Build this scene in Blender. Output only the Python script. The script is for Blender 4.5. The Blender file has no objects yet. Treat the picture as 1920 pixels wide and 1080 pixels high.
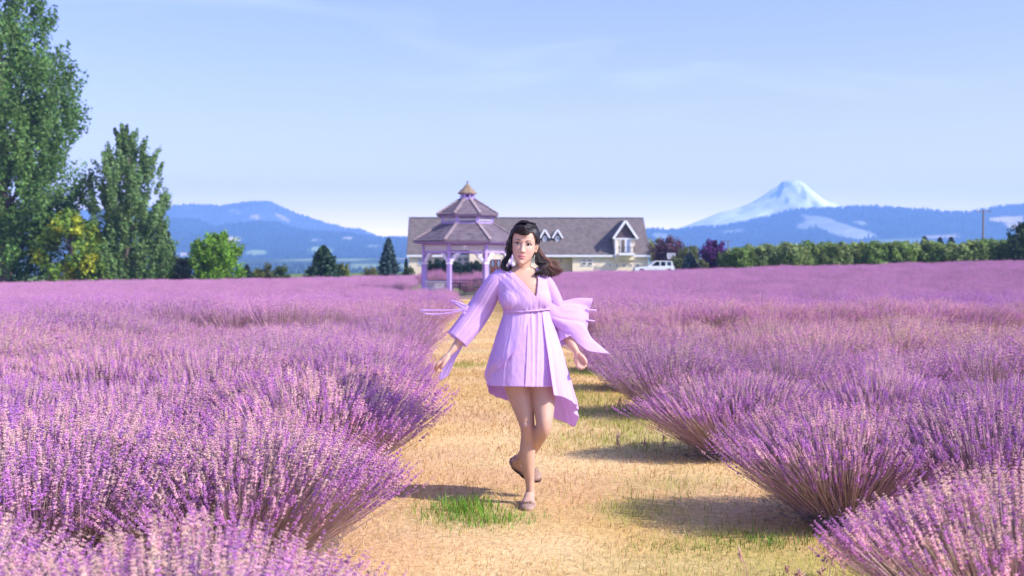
import bpy, math, random
import numpy as np
from mathutils import Vector, Matrix

# ------------------------------------------------------------------ camera, sky, sun, exposure
SC = bpy.context.scene
COL = SC.collection
R = math.radians
F_PX = 40.0 / 36.0 * 1920.0
CAM_H = 1.38
YAW = math.atan(90.0 / F_PX)          # looks a touch to the right of the path
PITCH = -math.atan(50.0 / F_PX)       # horizon a little above the middle

cam_d = bpy.data.cameras.new("camera")
cam = bpy.data.objects.new("camera", cam_d)
COL.objects.link(cam)
cam_d.lens = 40.0
cam_d.sensor_width = 36.0
cam_d.clip_start = 0.05
cam_d.clip_end = 40000.0
cam.location = (0, 0, CAM_H)
cam.rotation_euler = (R(90) + PITCH, 0, -YAW)
cam_d.dof.use_dof = True
cam_d.dof.focus_distance = 6.35
cam_d.dof.aperture_fstop = 3.5
SC.camera = cam
CAM_M = Matrix.Rotation(-YAW, 3, 'Z') @ Matrix.Rotation(R(90) + PITCH, 3, 'X')

SUN_EL = R(38)
SUN_AZ = R(27)                        # measured from +X (right) towards the camera
SUN_DIR = Vector((math.cos(SUN_AZ) * math.cos(SUN_EL), -math.sin(SUN_AZ) * math.cos(SUN_EL), math.sin(SUN_EL)))

world = bpy.data.worlds.new("World")
SC.world = world
world.use_nodes = True
wn, wl = world.node_tree.nodes, world.node_tree.links
wn.clear()
w_out = wn.new("ShaderNodeOutputWorld")
w_bg = wn.new("ShaderNodeBackground")
w_sky = wn.new("ShaderNodeTexSky")
w_sky.sky_type = 'NISHITA'
w_sky.sun_disc = False
w_sky.sun_elevation = SUN_EL
w_sky.sun_rotation = R(90) + SUN_AZ
w_sky.altitude = 200
w_sky.air_density = 1.0
w_sky.dust_density = 2.5
w_sky.ozone_density = 3.0
w_bg.inputs["Strength"].default_value = 0.12
# thin cirrus: stretched noise over the view direction, the same all round the sky
w_tc = wn.new("ShaderNodeTexCoord")
w_map = wn.new("ShaderNodeMapping")
w_map.inputs["Location"].default_value = (0.35, 0.1, 0.62)
w_map.inputs["Scale"].default_value = (1.6, 1.6, 9.0)
w_noi = wn.new("ShaderNodeTexNoise")
w_noi.inputs["Scale"].default_value = 2.2
w_noi.inputs["Detail"].default_value = 6
w_noi.inputs["Roughness"].default_value = 0.55
w_noi.inputs["Distortion"].default_value = 0.6
w_rmp = wn.new("ShaderNodeMapRange")
w_rmp.inputs["From Min"].default_value = 0.52
w_rmp.inputs["From Max"].default_value = 0.80
w_rmp.inputs["To Min"].default_value = 0.0
w_rmp.inputs["To Max"].default_value = 0.27
w_tint = wn.new("ShaderNodeMix"); w_tint.data_type = 'RGBA'; w_tint.blend_type = 'MULTIPLY'
w_tint.inputs[0].default_value = 1.0
w_tint.inputs[7].default_value = (0.50, 0.60, 1.13, 1)
w_mix = wn.new("ShaderNodeMix"); w_mix.data_type = 'RGBA'
w_mix.inputs[7].default_value = (6.0, 6.4, 7.4, 1)
wl.new(w_tc.outputs["Generated"], w_map.inputs["Vector"])
wl.new(w_map.outputs[0], w_noi.inputs["Vector"])
wl.new(w_noi.outputs["Fac"], w_rmp.inputs["Value"])
# a thin high veil that thickens towards the horizon, as its path through the layer gets longer
w_sep = wn.new("ShaderNodeSeparateXYZ")
w_abs = wn.new("ShaderNodeMath"); w_abs.operation = 'ABSOLUTE'
w_add = wn.new("ShaderNodeMath"); w_add.operation = 'ADD'; w_add.inputs[1].default_value = 0.034
w_div = wn.new("ShaderNodeMath"); w_div.operation = 'DIVIDE'; w_div.inputs[0].default_value = 0.034
w_veil = wn.new("ShaderNodeMix"); w_veil.data_type = 'RGBA'
w_veil.inputs[7].default_value = (38, 29, 21, 1)
wl.new(w_tc.outputs["Generated"], w_sep.inputs[0]); wl.new(w_sep.outputs[2], w_abs.inputs[0])
wl.new(w_abs.outputs[0], w_add.inputs[0]); wl.new(w_add.outputs[0], w_div.inputs[1]); w_pow = wn.new("ShaderNodeMath"); w_pow.operation = 'POWER'; w_pow.inputs[1].default_value = 1.72
wl.new(w_div.outputs[0], w_pow.inputs[0]); wl.new(w_pow.outputs[0], w_veil.inputs[0])
wl.new(w_rmp.outputs[0], w_mix.inputs[0])
wl.new(w_sky.outputs[0], w_tint.inputs[6])
wl.new(w_tint.outputs[2], w_veil.inputs[6]); wl.new(w_veil.outputs[2], w_mix.inputs[6])
wl.new(w_mix.outputs[2], w_bg.inputs["Color"])
wl.new(w_bg.outputs[0], w_out.inputs[0])

sun_d = bpy.data.lights.new("sun", 'SUN')
sun_d.energy = 3.3
sun_d.angle = R(0.53)
sun_d.color = (1.0, 0.95, 0.87)
sun = bpy.data.objects.new("sun", sun_d)
COL.objects.link(sun)
sun.rotation_euler = (-SUN_DIR).to_track_quat('-Z', 'Y').to_euler()
sun.location = (60, -30, 60)

SC.view_settings.view_transform = 'Standard'
SC.view_settings.look = 'None'
SC.view_settings.gamma = 1.0
SC.view_settings.use_curve_mapping = False
SC.view_settings.exposure = 1.07
SC.render.engine = 'CYCLES'
SC.cycles.max_bounces = 6
SC.cycles.diffuse_bounces = 3
SC.cycles.transmission_bounces = 4
SC.cycles.transparent_max_bounces = 8
SC.cycles.volume_bounces = 2
SC.cycles.use_denoising = True

HAZE_DENSITY = 0.00025
HAZE_COLOR = (0.30, 0.53, 1.0, 1)

# ------------------------------------------------------------------ helpers
rng = np.random.default_rng(7)
random.seed(7)


def ray(px, py):
    return CAM_M @ Vector(((px - 960.0) / F_PX, (540.0 - py) / F_PX, -1.0))


def at(px, py, Y):
    """world point that stands at depth Y on the sight line of a photo pixel"""
    d = ray(px, py)
    k = Y / d.y
    return np.array((d.x * k, Y, CAM_H + d.z * k))


CMI = np.array(CAM_M.transposed())


def project(P):
    P = np.asarray(P, float).reshape(-1, 3)
    q = (P - np.array((0, 0, CAM_H))) @ CMI.T
    w = np.maximum(-q[:, 2], 1e-6)
    return np.stack([960 + F_PX * q[:, 0] / w, 540 - F_PX * q[:, 1] / w, -q[:, 2]], 1)


def S(a, b, x):
    t = np.clip((np.asarray(x, float) - a) / (b - a), 0, 1)
    return t * t * (3 - 2 * t)


def vnoise(x, y, seed=0):
    """smooth value noise, -1..1"""
    x = np.asarray(x, float); y = np.asarray(y, float)
    xi = np.floor(x).astype(np.int64); yi = np.floor(y).astype(np.int64)
    xf = x - xi; yf = y - yi

    def h(a, b):
        n = (a * 374761393 + b * 668265263 + seed * 1442695041) & 0x7FFFFFFF
        n = ((n ^ (n >> 13)) * 1274126177) & 0x7FFFFFFF
        n = n ^ (n >> 16)
        return (n & 0xFFFF) / 32767.5 - 1.0
    u = xf * xf * (3 - 2 * xf); v = yf * yf * (3 - 2 * yf)
    return (h(xi, yi) * (1 - u) + h(xi + 1, yi) * u) * (1 - v) + (h(xi, yi + 1) * (1 - u) + h(xi + 1, yi + 1) * u) * v


def fbm(x, y, seed=0, octv=4):
    s = 0; a = 0.5
    for k in range(octv):
        s = s + a * vnoise(x * 2 ** k, y * 2 ** k, seed + 17 * k); a *= 0.5
    return s


def new_mesh(name, V, faces, mats, cols=None, smooth=False, midx=None):
    """faces: a list of (n,3)/(n,4) int arrays"""
    me = bpy.data.meshes.new(name)
    V = np.asarray(V, np.float32).reshape(-1, 3)
    fl = [np.asarray(f, np.int32) for f in faces if len(f)]
    me.vertices.add(len(V)); me.vertices.foreach_set("co", V.ravel())
    if fl:
        loops = np.concatenate([f.ravel() for f in fl])
        tot = np.concatenate([np.full(len(f), f.shape[1], np.int32) for f in fl])
        start = np.concatenate([[0], np.cumsum(tot)[:-1]]).astype(np.int32)
        me.loops.add(len(loops)); me.loops.foreach_set("vertex_index", loops)
        me.polygons.add(len(tot))
        me.polygons.foreach_set("loop_start", start)
        me.polygons.foreach_set("loop_total", tot)
        me.polygons.foreach_set("use_smooth", np.full(len(tot), smooth, bool))
        if midx is not None:
            me.polygons.foreach_set("material_index", np.asarray(midx, np.int32))
    if cols is not None:
        at_ = me.color_attributes.new("tint", 'FLOAT_COLOR', 'POINT')
        c = np.ones((len(V), 4), np.float32); c[:, :3] = cols
        at_.data.foreach_set("color", c.ravel())
    me.update(calc_edges=True)
    me.validate()
    for m in (mats if isinstance(mats, (list, tuple)) else [mats]):
        me.materials.append(m)
    return me


ORG = {}


def link(name, me, parent=None, loc=None):
    o = bpy.data.objects.new(name, me)
    COL.objects.link(o)
    if parent is not None:
        o.parent = parent
        ORG[o.name] = ORG.get(parent.name, np.zeros(3))
    else:
        ORG[o.name] = np.zeros(3)
        if loc is not None:
            o.location = loc
    return o


def mk(name, V, faces, mat, parent=None, cols=None, smooth=False):
    """mesh given in world coordinates; children are stored relative to their thing's base"""
    V = np.asarray(V, float).reshape(-1, 3)
    if parent is not None:
        V = V - ORG[parent.name]
    return link(name, new_mesh(name, V, faces, mat, cols, smooth), parent)


def tag(o, label=None, cat=None, group=None, kind=None):
    if label: o["label"] = label
    if cat: o["category"] = cat
    if group: o["group"] = group
    if kind: o["kind"] = kind
    return o


def empty(name, loc, label, cat, group=None):
    o = bpy.data.objects.new(name, None)
    COL.objects.link(o)
    o.location = [float(v) for v in loc]
    o.empty_display_size = 0.2
    ORG[o.name] = np.array(loc, float)
    return tag(o, label, cat, group)


def copy_tree(o, parent=None):
    c = o.copy(); COL.objects.link(c)
    if parent is not None:
        c.parent = parent
    for ch in list(o.children):
        copy_tree(ch, c)
    return c


class MB:
    """collects boxes, bars, tubes and prisms for one mesh"""
    def __init__(s): s.V = []; s.Q = []; s.T = []; s.n = 0

    def add(s, V, Q=(), T=()):
        V = np.asarray(V, float).reshape(-1, 3)
        if len(Q): s.Q.append(np.asarray(Q, int) + s.n)
        if len(T): s.T.append(np.asarray(T, int) + s.n)
        s.V.append(V); s.n += len(V); return s

    def box(s, x0, x1, y0, y1, z0, z1):
        V = [(x, y, z) for z in (z0, z1) for y in (y0, y1) for x in (x0, x1)]
        return s.add(V, [(0, 2, 3, 1), (4, 5, 7, 6), (0, 1, 5, 4), (2, 6, 7, 3), (0, 4, 6, 2), (1, 3, 7, 5)])

    def bar(s, p, q, w, h, up=(0, 0, 1)):
        p = np.array(p, float); q = np.array(q, float)
        d = (q - p) / np.linalg.norm(q - p); up = np.array(up, float)
        if abs(d @ up) > 0.98: up = np.array((0, 1.0, 0))
        a = np.cross(d, up); a /= np.linalg.norm(a); b = np.cross(a, d)
        V = [e + i * a * w / 2 + j * b * h / 2 for e in (p, q) for (i, j) in ((-1, -1), (1, -1), (1, 1), (-1, 1))]
        return s.add(V, [(3, 2, 1, 0), (4, 5, 6, 7), (0, 1, 5, 4), (1, 2, 6, 5), (2, 3, 7, 6), (3, 0, 4, 7)])

    def tube(s, path, rad, n=8, cap=True):
        path = np.asarray(path, float); k = len(path)
        rad = np.broadcast_to(np.asarray(rad, float), (k,))
        t = np.gradient(path, axis=0); t /= np.linalg.norm(t, axis=1)[:, None] + 1e-12
        ref = np.array((0, 0, 1.0)) if abs(t[:, 2]).mean() < 0.8 else np.array((0, 1.0, 0))
        a = np.cross(t, ref); a /= np.linalg.norm(a, axis=1)[:, None] + 1e-12
        b = np.cross(t, a)
        th = np.linspace(0, 2 * np.pi, n, endpoint=False)
        V = path[:, None] + rad[:, None, None] * (np.cos(th)[None, :, None] * a[:, None] + np.sin(th)[None, :, None] * b[:, None])
        Q = grid_faces(k, n, wrap=True)
        T = []
        V = V.reshape(-1, 3)
        if cap:
            V = np.vstack([V, path[:1], path[-1:]])
            T = [(k * n, (j + 1) % n, j) for j in range(n)] + [(k * n + 1, (k - 1) * n + j, (k - 1) * n + (j + 1) % n) for j in range(n)]
        return s.add(V, Q, T)

    def poly_prism(s, pts, d):
        """closed outline (CCW seen from -d) pushed along vector d; fan capped, so keep it convex"""
        pts = np.asarray(pts, float); n = len(pts)
        V = np.vstack([pts, pts + np.asarray(d, float)])
        Q = [(i, (i + 1) % n, n + (i + 1) % n, n + i) for i in range(n)]
        T = [(0, i + 1, i) for i in range(1, n - 1)] + [(n, n + i, n + i + 1) for i in range(1, n - 1)]
        return s.add(V, Q, T)

    def build(s, name, mat, parent=None, smooth=False):
        V = np.vstack(s.V)
        fs = []
        if s.Q: fs.append(np.vstack(s.Q))
        if s.T: fs.append(np.vstack(s.T))
        return mk(name, V, fs, mat, parent, None, smooth)


def grid_faces(nu, nv, wrap=False):
    i = np.arange(nu - 1)[:, None]
    m = nv if wrap else nv - 1
    j = np.arange(m)[None, :]
    j2 = (j + 1) % nv
    return np.stack([i * nv + j, i * nv + j2, (i + 1) * nv + j2, (i + 1) * nv + j], -1).reshape(-1, 4)


def material(name, color=(0.5, 0.5, 0.5), rough=0.7, attr=False, noise=None, trans=0.0, spec=0.3, objvar=0.0,
             bump=None, metal=0.0, transp=0.0, wave=None, sub=0.0):
    """noise=(scale, amount, detail) darkens and lightens the colour; trans=translucent share"""
    m = bpy.data.materials.new(name); m.use_nodes = True
    n, l = m.node_tree.nodes, m.node_tree.links
    n.clear()
    out = n.new("ShaderNodeOutputMaterial"); p = n.new("ShaderNodeBsdfPrincipled")
    p.inputs["Roughness"].default_value = rough
    p.inputs["Metallic"].default_value = metal
    p.inputs["Specular IOR Level"].default_value = spec
    if sub:
        p.inputs["Subsurface Weight"].default_value = sub
        p.inputs["Subsurface Radius"].default_value = (1.0, 0.35, 0.2)
        p.inputs["Subsurface Scale"].default_value = 0.012
    c = n.new("ShaderNodeRGB"); c.outputs[0].default_value = (*color, 1)
    src = c.outputs[0]

    def mul(a, b):
        x = n.new("ShaderNodeMix"); x.data_type = 'RGBA'; x.blend_type = 'MULTIPLY'; x.inputs[0].default_value = 1
        l.new(a, x.inputs[6]); l.new(b, x.inputs[7]); return x.outputs[2]
    if attr:
        a = n.new("ShaderNodeAttribute"); a.attribute_name = "tint"
        src = mul(src, a.outputs["Color"])
    tc = n.new("ShaderNodeTexCoord")
    if noise:
        t = n.new("ShaderNodeTexNoise"); t.inputs["Scale"].default_value = noise[0]; t.inputs["Detail"].default_value = noise[2] if len(noise) > 2 else 5
        l.new(tc.outputs["Object"], t.inputs["Vector"])
        r = n.new("ShaderNodeMapRange"); r.inputs["From Min"].default_value = 0.25; r.inputs["From Max"].default_value = 0.75
        r.inputs["To Min"].default_value = 1 - noise[1]; r.inputs["To Max"].default_value = 1 + noise[1]
        l.new(t.outputs["Fac"], r.inputs["Value"])
        src = mul(src, r.outputs[0])
    if wave:
        t = n.new("ShaderNodeTexWave"); t.bands_direction = wave[2]; t.inputs["Scale"].default_value = wave[0]; t.inputs["Distortion"].default_value = wave[3] if len(wave) > 3 else 0.3
        l.new(tc.outputs["Object"], t.inputs["Vector"])
        r = n.new("ShaderNodeMapRange"); r.inputs["To Min"].default_value = 1 - wave[1]; r.inputs["To Max"].default_value = 1 + wave[1]
        l.new(t.outputs["Fac"], r.inputs["Value"])
        src = mul(src, r.outputs[0])
    if objvar:
        oi = n.new("ShaderNodeObjectInfo")
        r = n.new("ShaderNodeMapRange"); r.inputs["To Min"].default_value = 1 - objvar; r.inputs["To Max"].default_value = 1 + objvar
        l.new(oi.outputs["Random"], r.inputs["Value"])
        src = mul(src, r.outputs[0])
        src = mul(src, oi.outputs["Color"])
    l.new(src, p.inputs["Base Color"])
    sh = p.outputs[0]
    if bump:
        t = n.new("ShaderNodeTexNoise"); t.inputs["Scale"].default_value = bump[0]; t.inputs["Detail"].default_value = 4
        l.new(tc.outputs["Object"], t.inputs["Vector"])
        b = n.new("ShaderNodeBump"); b.inputs["Strength"].default_value = bump[1]; b.inputs["Distance"].default_value = bump[2]
        l.new(t.outputs["Fac"], b.inputs["Height"]); l.new(b.outputs[0], p.inputs["Normal"])
    if trans:
        tr = n.new("ShaderNodeBsdfTranslucent"); l.new(src, tr.inputs["Color"])
        mx = n.new("ShaderNodeMixShader"); mx.inputs[0].default_value = trans
        l.new(sh, mx.inputs[1]); l.new(tr.outputs[0], mx.inputs[2]); sh = mx.outputs[0]
    if transp:
        tr = n.new("ShaderNodeBsdfTransparent")
        mx = n.new("ShaderNodeMixShader"); mx.inputs[0].default_value = transp
        l.new(sh, mx.inputs[1]); l.new(tr.outputs[0], mx.inputs[2]); sh = mx.outputs[0]
    l.new(sh, out.inputs[0])
    return m


# ------------------------------------------------------------------ the land
def T(x, y):
    x = np.asarray(x, float); y = np.asarray(y, float)
    z = -0.5 * S(12, 50, y) - 0.05 * S(60, 100, y)
    z = z + np.where(x > 0, 0.0265, 0.016) * np.clip(x, -70, 90) * S(20, 95, y) * (1 - S(200, 600, y))
    z = z - 15.0 * S(190, 1000, y) + 24.0 * S(1300, 2500, y)
    return z


def spaced(lo, hi, n, k):
    t = np.linspace(-1, 1, n)
    s = np.sinh(k * t) / np.sinh(k)
    return np.where(s < 0, s * lo, s * hi)


def land_colors(x, y):
    c = np.zeros(x.shape + (3,))
    soil = np.array((0.30, 0.175, 0.125)); lawn = np.array((0.13, 0.19, 0.05))
    wood = np.array((0.045, 0.075, 0.05)); crop = np.array((0.24, 0.30, 0.13)); hay = np.array((0.50, 0.40, 0.27))
    c[:] = soil * (1 + 0.25 * fbm(x * 0.8, y * 0.8, 3)[..., None])
    k = S(104, 109, y)[..., None]
    c = c * (1 - k) + k * lawn * (1 + 0.3 * fbm(x * 0.15, y * 0.15, 5)[..., None])
    # strip of lawn and bare earth around the gazebo
    k = ((np.abs(x - 0.3) < 4.2) & (y > 64) & (y < 109)).astype(float)[..., None]
    c = c * (1 - k) + k * np.array((0.16, 0.22, 0.05))
    # valley: woods with a patchwork of crops and hay fields
    far = S(260, 420, y)[..., None]
    u = np.floor(x / 150.0 + 0.3 * np.sin(y / 260.0)); v = np.floor(y / 190.0)
    h = vnoise(u * 7.3 + 0.5, v * 5.1 + 0.5, 31)
    base = np.where((h > 0.35)[..., None], crop, wood)
    base = np.where((h < -0.62)[..., None], hay, base)
    return c * (1 - far) + far * base * (1 + 0.2 * fbm(x / 40, y / 40, 9)[..., None])


m_ground = material("ground_cover", (1, 1, 1), 0.95, attr=True, noise=(0.9, 0.22, 6), spec=0.1)
gx = np.unique(np.concatenate([np.linspace(-12, 12, 49), spaced(4800, 4800, 201, 6.5)]))
gy = np.unique(np.concatenate([np.linspace(-10, 112, 123), 112 + np.cumsum(np.geomspace(1.2, 400, 130)), -10 - np.geomspace(1, 900, 20)]))
gy = gy[gy < 6000]
GX, GY = np.meshgrid(gx, gy)
GZ = T(GX, GY)
V = np.stack([GX, GY, GZ], -1).reshape(-1, 3)
ground = mk("ground", V, [grid_faces(len(gy), len(gx))], m_ground, cols=land_colors(GX, GY).reshape(-1, 3), smooth=True)
tag(ground, kind="structure")

# path of mown dry grass
PATH_C, PATH_HW = 0.62, 1.30


def path_edges(y):
    l = PATH_C - PATH_HW + 0.10 * vnoise(y * 0.9, y * 0 + 3.3, 4) - 0.05
    r = PATH_C + PATH_HW + 0.12 * vnoise(y * 0.9, y * 0 + 8.3, 5)
    return l, r


py_ = np.linspace(-6, 56, 320)
pl, pr = path_edges(py_)
pu = np.linspace(0, 1, 18)
PX = pl[:, None] * (1 - pu) + pr[:, None] * pu
PYY = np.repeat(py_[:, None], 18, 1)
PZ = T(PX, PYY) + 0.012 + 0.012 * fbm(PX * 2.2, PYY * 2.2, 12)
edge = np.minimum(pu, 1 - pu)[None, :] * 12
PZ = PZ - 0.03 * (1 - np.clip(edge, 0, 1))


def path_cols(x, y):
    straw = np.array((0.64, 0.40, 0.145)); pale = np.array((0.74, 0.50, 0.235)); earth = np.array((0.62, 0.36, 0.20)); green = np.array((0.24, 0.29, 0.055))
    a = S(-0.35, 0.4, fbm(x * 1.3, y * 1.3, 21))[..., None]
    c = straw * (1 - a) + pale * a
    b = S(0.02, 0.45, fbm(x * 0.9 + 7, y * 0.9, 23) + 0.25 * S(0.6, 1.0, np.abs(x - PATH_C)))[..., None]
    c = c * (1 - 0.6 * b) + 0.6 * b * earth
    g = green_amount(x, y)[..., None]
    return c * (1 - 0.55 * g) + 0.55 * g * green


def green_amount(x, y):
    g = 0.8 * S(0.16, 0.55, fbm(x * 1.1 + 3, y * 0.8, 27) + 0.28 * S(0.9, 1.5, x))
    for (cx, cy, rx, ry, k) in ((0.05, 6.15, 0.35, 0.4, 0.8), (1.35, 5.4, 0.5, 0.4, 0.7), (1.3, 6.9, 0.4, 0.3, 0.55), (1.2, 8.6, 0.5, 0.5, 0.7), (1.0, 5.0, 0.5, 0.3, 0.6), (1.1, 11.2, .5, .7, .7)):
        g = np.maximum(g, k * np.exp(-((x - cx) / rx) ** 2 - ((y - cy) / ry) ** 2))
    return g


m_path = material("dry_grass_ground", (1, 1, 1), 0.95, attr=True, noise=(38, 0.3, 6), spec=0.05, bump=(60, 0.6, 0.012))
path = mk("path", np.stack([PX, PYY, PZ], -1), [grid_faces(320, 18)], m_path, cols=path_cols(PX, PYY).reshape(-1, 3), smooth=True)
tag(path, kind="structure")

# hills: each one a real ridge with a front slope, a crest and a back slope
m_hill = material("wooded_slope", (1, 1, 1), 1.0, attr=True, noise=(0.02, 0.25, 5), spec=0.0)


def ridge(name, D, prof, z_foot, front, back, nx, clear, seed, label, rough=0.10, wood=(0.03, 0.06, 0.07)):
    pr_ = np.array(prof, float)
    pxs = np.linspace(pr_[0, 0], pr_[-1, 0], nx)
    pys = np.interp(pxs, pr_[:, 0], pr_[:, 1])
    kw = 5 if name == 'snow_peak' else 7
    k = np.hanning(kw); k /= k.sum()
    pys = np.convolve(np.pad(pys, kw // 2, mode='edge'), k, 'valid')
    crest = np.array([at(a, b, D) for a, b in zip(pxs, pys)])
    v = np.concatenate([np.linspace(0, 1, 40), 1 + np.linspace(0.05, 1, 10)])
    X = np.repeat(crest[:, 0][:, None], len(v), 1)
    Yv = np.where(v <= 1, D - front * (1 - v), D + back * (v - 1))
    Y = np.repeat(Yv[None], nx, 0)
    sh = np.where(v <= 1, np.sin(np.clip(v, 0, 1) * np.pi / 2) ** 1.5, np.clip(2 - v, 0, 1))
    H = crest[:, 2][:, None] - z_foot
    fold = 1 + rough * fbm(X / (front * 0.35), Y / (front * 0.35), seed, 5) * 4 * sh * np.clip(1 - sh, 0, 1)
    Z = z_foot + H * np.clip(sh * fold, 0, 1.0)
    # scale sideways so that every column keeps the crest's sight line spread
    V = np.stack([X, Y, Z], -1)
    P = project(V).reshape(nx, len(v), 3)
    c = np.ones((nx, len(v), 3)) * np.array(wood) * (1 + 0.35 * fbm(X / 90, Y / 90, seed + 3)[..., None])
    mask = np.zeros((nx, len(v)))
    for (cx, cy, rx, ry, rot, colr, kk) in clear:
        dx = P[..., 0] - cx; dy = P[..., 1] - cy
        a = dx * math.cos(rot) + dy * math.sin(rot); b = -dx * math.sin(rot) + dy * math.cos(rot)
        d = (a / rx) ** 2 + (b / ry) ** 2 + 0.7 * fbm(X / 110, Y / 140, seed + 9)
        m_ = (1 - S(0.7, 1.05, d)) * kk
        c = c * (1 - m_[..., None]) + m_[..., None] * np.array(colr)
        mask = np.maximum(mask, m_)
    o = mk(name, V, [grid_faces(nx, len(v))], m_hill, cols=c.reshape(-1, 3), smooth=True)
    tag(o, label, None, None, "structure")
    return V, mask


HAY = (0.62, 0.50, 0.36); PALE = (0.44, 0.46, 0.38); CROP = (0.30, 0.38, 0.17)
RIDGES = {}
RIDGES['right'] = ridge("wooded_ridge", 4300,
    [(780, 474), (900, 470), (1000, 462), (1100, 450), (1160, 440), (1215, 432), (1250, 435), (1300, 429), (1350, 426), (1400, 416), (1440, 408), (1470, 398), (1500, 394), (1560, 393),
     (1600, 389), (1650, 393), (1700, 396), (1760, 402), (1800, 401), (1840, 395), (1880, 387), (1920, 388), (2000, 384), (2150, 400), (2400, 430), (2700, 470)],
    6.0, 1400, 600, 520,
    [(1565, 425, 62, 14, 0.28, PALE, 0.9), (1520, 420, 30, 9, -0.2, PALE, 0.75), (1610, 438, 30, 8, 0.1, PALE, 0.8), (1890, 410, 40, 6, -0.03, HAY, 1.0), (1905, 424, 22, 7, 0.2, HAY, 0.8),
     (1765, 443, 36, 3.5, -0.07, HAY, 0.9), (1700, 452, 60, 4, 0.0, CROP, 0.6), (1615, 418, 16, 4, 0.1, PALE, 0.7), (1375, 433, 24, 3, -0.1, PALE, 0.6), (1240, 442, 22, 5, 0.0, PALE, 0.7)], 41, "wooded ridge with pale clearings on the right, fading blue in haze")
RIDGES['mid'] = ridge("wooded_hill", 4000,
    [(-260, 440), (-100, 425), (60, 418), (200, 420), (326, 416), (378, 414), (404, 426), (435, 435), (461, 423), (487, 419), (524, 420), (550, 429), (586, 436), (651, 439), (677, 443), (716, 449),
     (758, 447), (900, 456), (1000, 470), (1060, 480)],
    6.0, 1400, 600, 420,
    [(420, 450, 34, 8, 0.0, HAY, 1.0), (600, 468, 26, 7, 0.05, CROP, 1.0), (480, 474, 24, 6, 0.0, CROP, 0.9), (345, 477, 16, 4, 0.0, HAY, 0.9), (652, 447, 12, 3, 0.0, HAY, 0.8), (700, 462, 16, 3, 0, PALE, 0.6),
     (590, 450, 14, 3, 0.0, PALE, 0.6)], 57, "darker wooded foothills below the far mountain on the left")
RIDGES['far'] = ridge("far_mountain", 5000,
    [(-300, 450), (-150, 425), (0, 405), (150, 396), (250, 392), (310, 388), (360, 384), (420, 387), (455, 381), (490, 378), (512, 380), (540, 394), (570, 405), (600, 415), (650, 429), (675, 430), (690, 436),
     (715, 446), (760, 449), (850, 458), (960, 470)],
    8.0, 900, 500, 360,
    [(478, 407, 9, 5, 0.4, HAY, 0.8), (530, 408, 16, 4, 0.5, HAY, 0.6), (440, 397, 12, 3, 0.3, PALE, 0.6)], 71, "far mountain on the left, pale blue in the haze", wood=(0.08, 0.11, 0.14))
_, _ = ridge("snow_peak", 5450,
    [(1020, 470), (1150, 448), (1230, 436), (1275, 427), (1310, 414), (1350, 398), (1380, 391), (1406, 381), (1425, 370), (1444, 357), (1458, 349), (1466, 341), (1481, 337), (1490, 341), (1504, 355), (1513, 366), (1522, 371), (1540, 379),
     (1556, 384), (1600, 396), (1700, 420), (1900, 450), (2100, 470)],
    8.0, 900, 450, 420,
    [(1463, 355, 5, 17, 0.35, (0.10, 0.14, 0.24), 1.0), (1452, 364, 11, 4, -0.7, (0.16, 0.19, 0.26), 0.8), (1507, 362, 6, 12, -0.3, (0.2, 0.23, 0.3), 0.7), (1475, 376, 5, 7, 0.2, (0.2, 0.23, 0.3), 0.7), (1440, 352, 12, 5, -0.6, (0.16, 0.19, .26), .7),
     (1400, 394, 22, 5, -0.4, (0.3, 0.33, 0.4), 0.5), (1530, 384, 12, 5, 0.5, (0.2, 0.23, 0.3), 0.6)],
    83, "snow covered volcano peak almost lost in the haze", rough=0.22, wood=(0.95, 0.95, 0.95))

# distant conifers standing on the slopes and in the valley: one mass nobody could count
m_far_wood = material("distant_conifers", (1, 1, 1), 1.0, attr=True, spec=0.0)
fv, ft, fc = [], [], []
nf = 0


def far_trees(P, hmin, hmax):
    global nf
    n = len(P); k = 5
    h = rng.uniform(hmin, hmax, n); r = h * rng.uniform(0.20, 0.32, n)
    a = rng.uniform(0, 6.28, n)
    th = a[:, None] + np.arange(k) * 2 * np.pi / k
    ring = np.stack([P[:, 0, None] + r[:, None] * np.cos(th), P[:, 1, None] + r[:, None] * np.sin(th), np.repeat((P[:, 2] - 0.6)[:, None], k, 1)], -1)
    top = np.stack([P[:, 0], P[:, 1], P[:, 2] + h], -1)[:, None]
    Vv = np.concatenate([ring, top], 1)
    base = nf + np.arange(n)[:, None] * (k + 1)
    j = np.arange(k)
    t = np.stack([base + j, base + (j + 1) % k, np.repeat(base + k, k, 1)], -1).reshape(-1, 3)
    c = np.array((0.028, 0.055, 0.065)) * rng.uniform(0.6, 1.5, (n, 1)) + np.array((0.012, 0.006, 0)) * rng.uniform(0, 1, (n, 1))
    fv.append(Vv.reshape(-1, 3)); ft.append(t); fc.append(np.repeat(c, k + 1, 0)); nf += n * (k + 1)


def on_ridge(key, n, crest_n):
    V, mask = RIDGES[key]
    nx, nv = mask.shape
    i = rng.uniform(0, nx - 1.001, n * 2); j = rng.uniform(0, 39, n * 2)
    i[:crest_n] = rng.uniform(0, nx - 1.001, crest_n); j[:crest_n] = 39 - np.abs(rng.normal(0, 0.8, crest_n))
    i0 = i.astype(int); j0 = np.clip(j.astype(int), 0, 38); fi = (i - i0)[:, None]; fj = (j - j0)[:, None]
    P = (V[i0, j0] * (1 - fi) + V[i0 + 1, j0] * fi) * (1 - fj) + (V[i0, j0 + 1] * (1 - fi) + V[i0 + 1, j0 + 1] * fi) * fj
    keep = (mask[i0, j0] < 0.3) & (np.arange(n * 2) < n + crest_n)
    pj = project(P)
    keep &= (pj[:, 0] > -150) & (pj[:, 0] < 2080)
    return P[keep]


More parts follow.
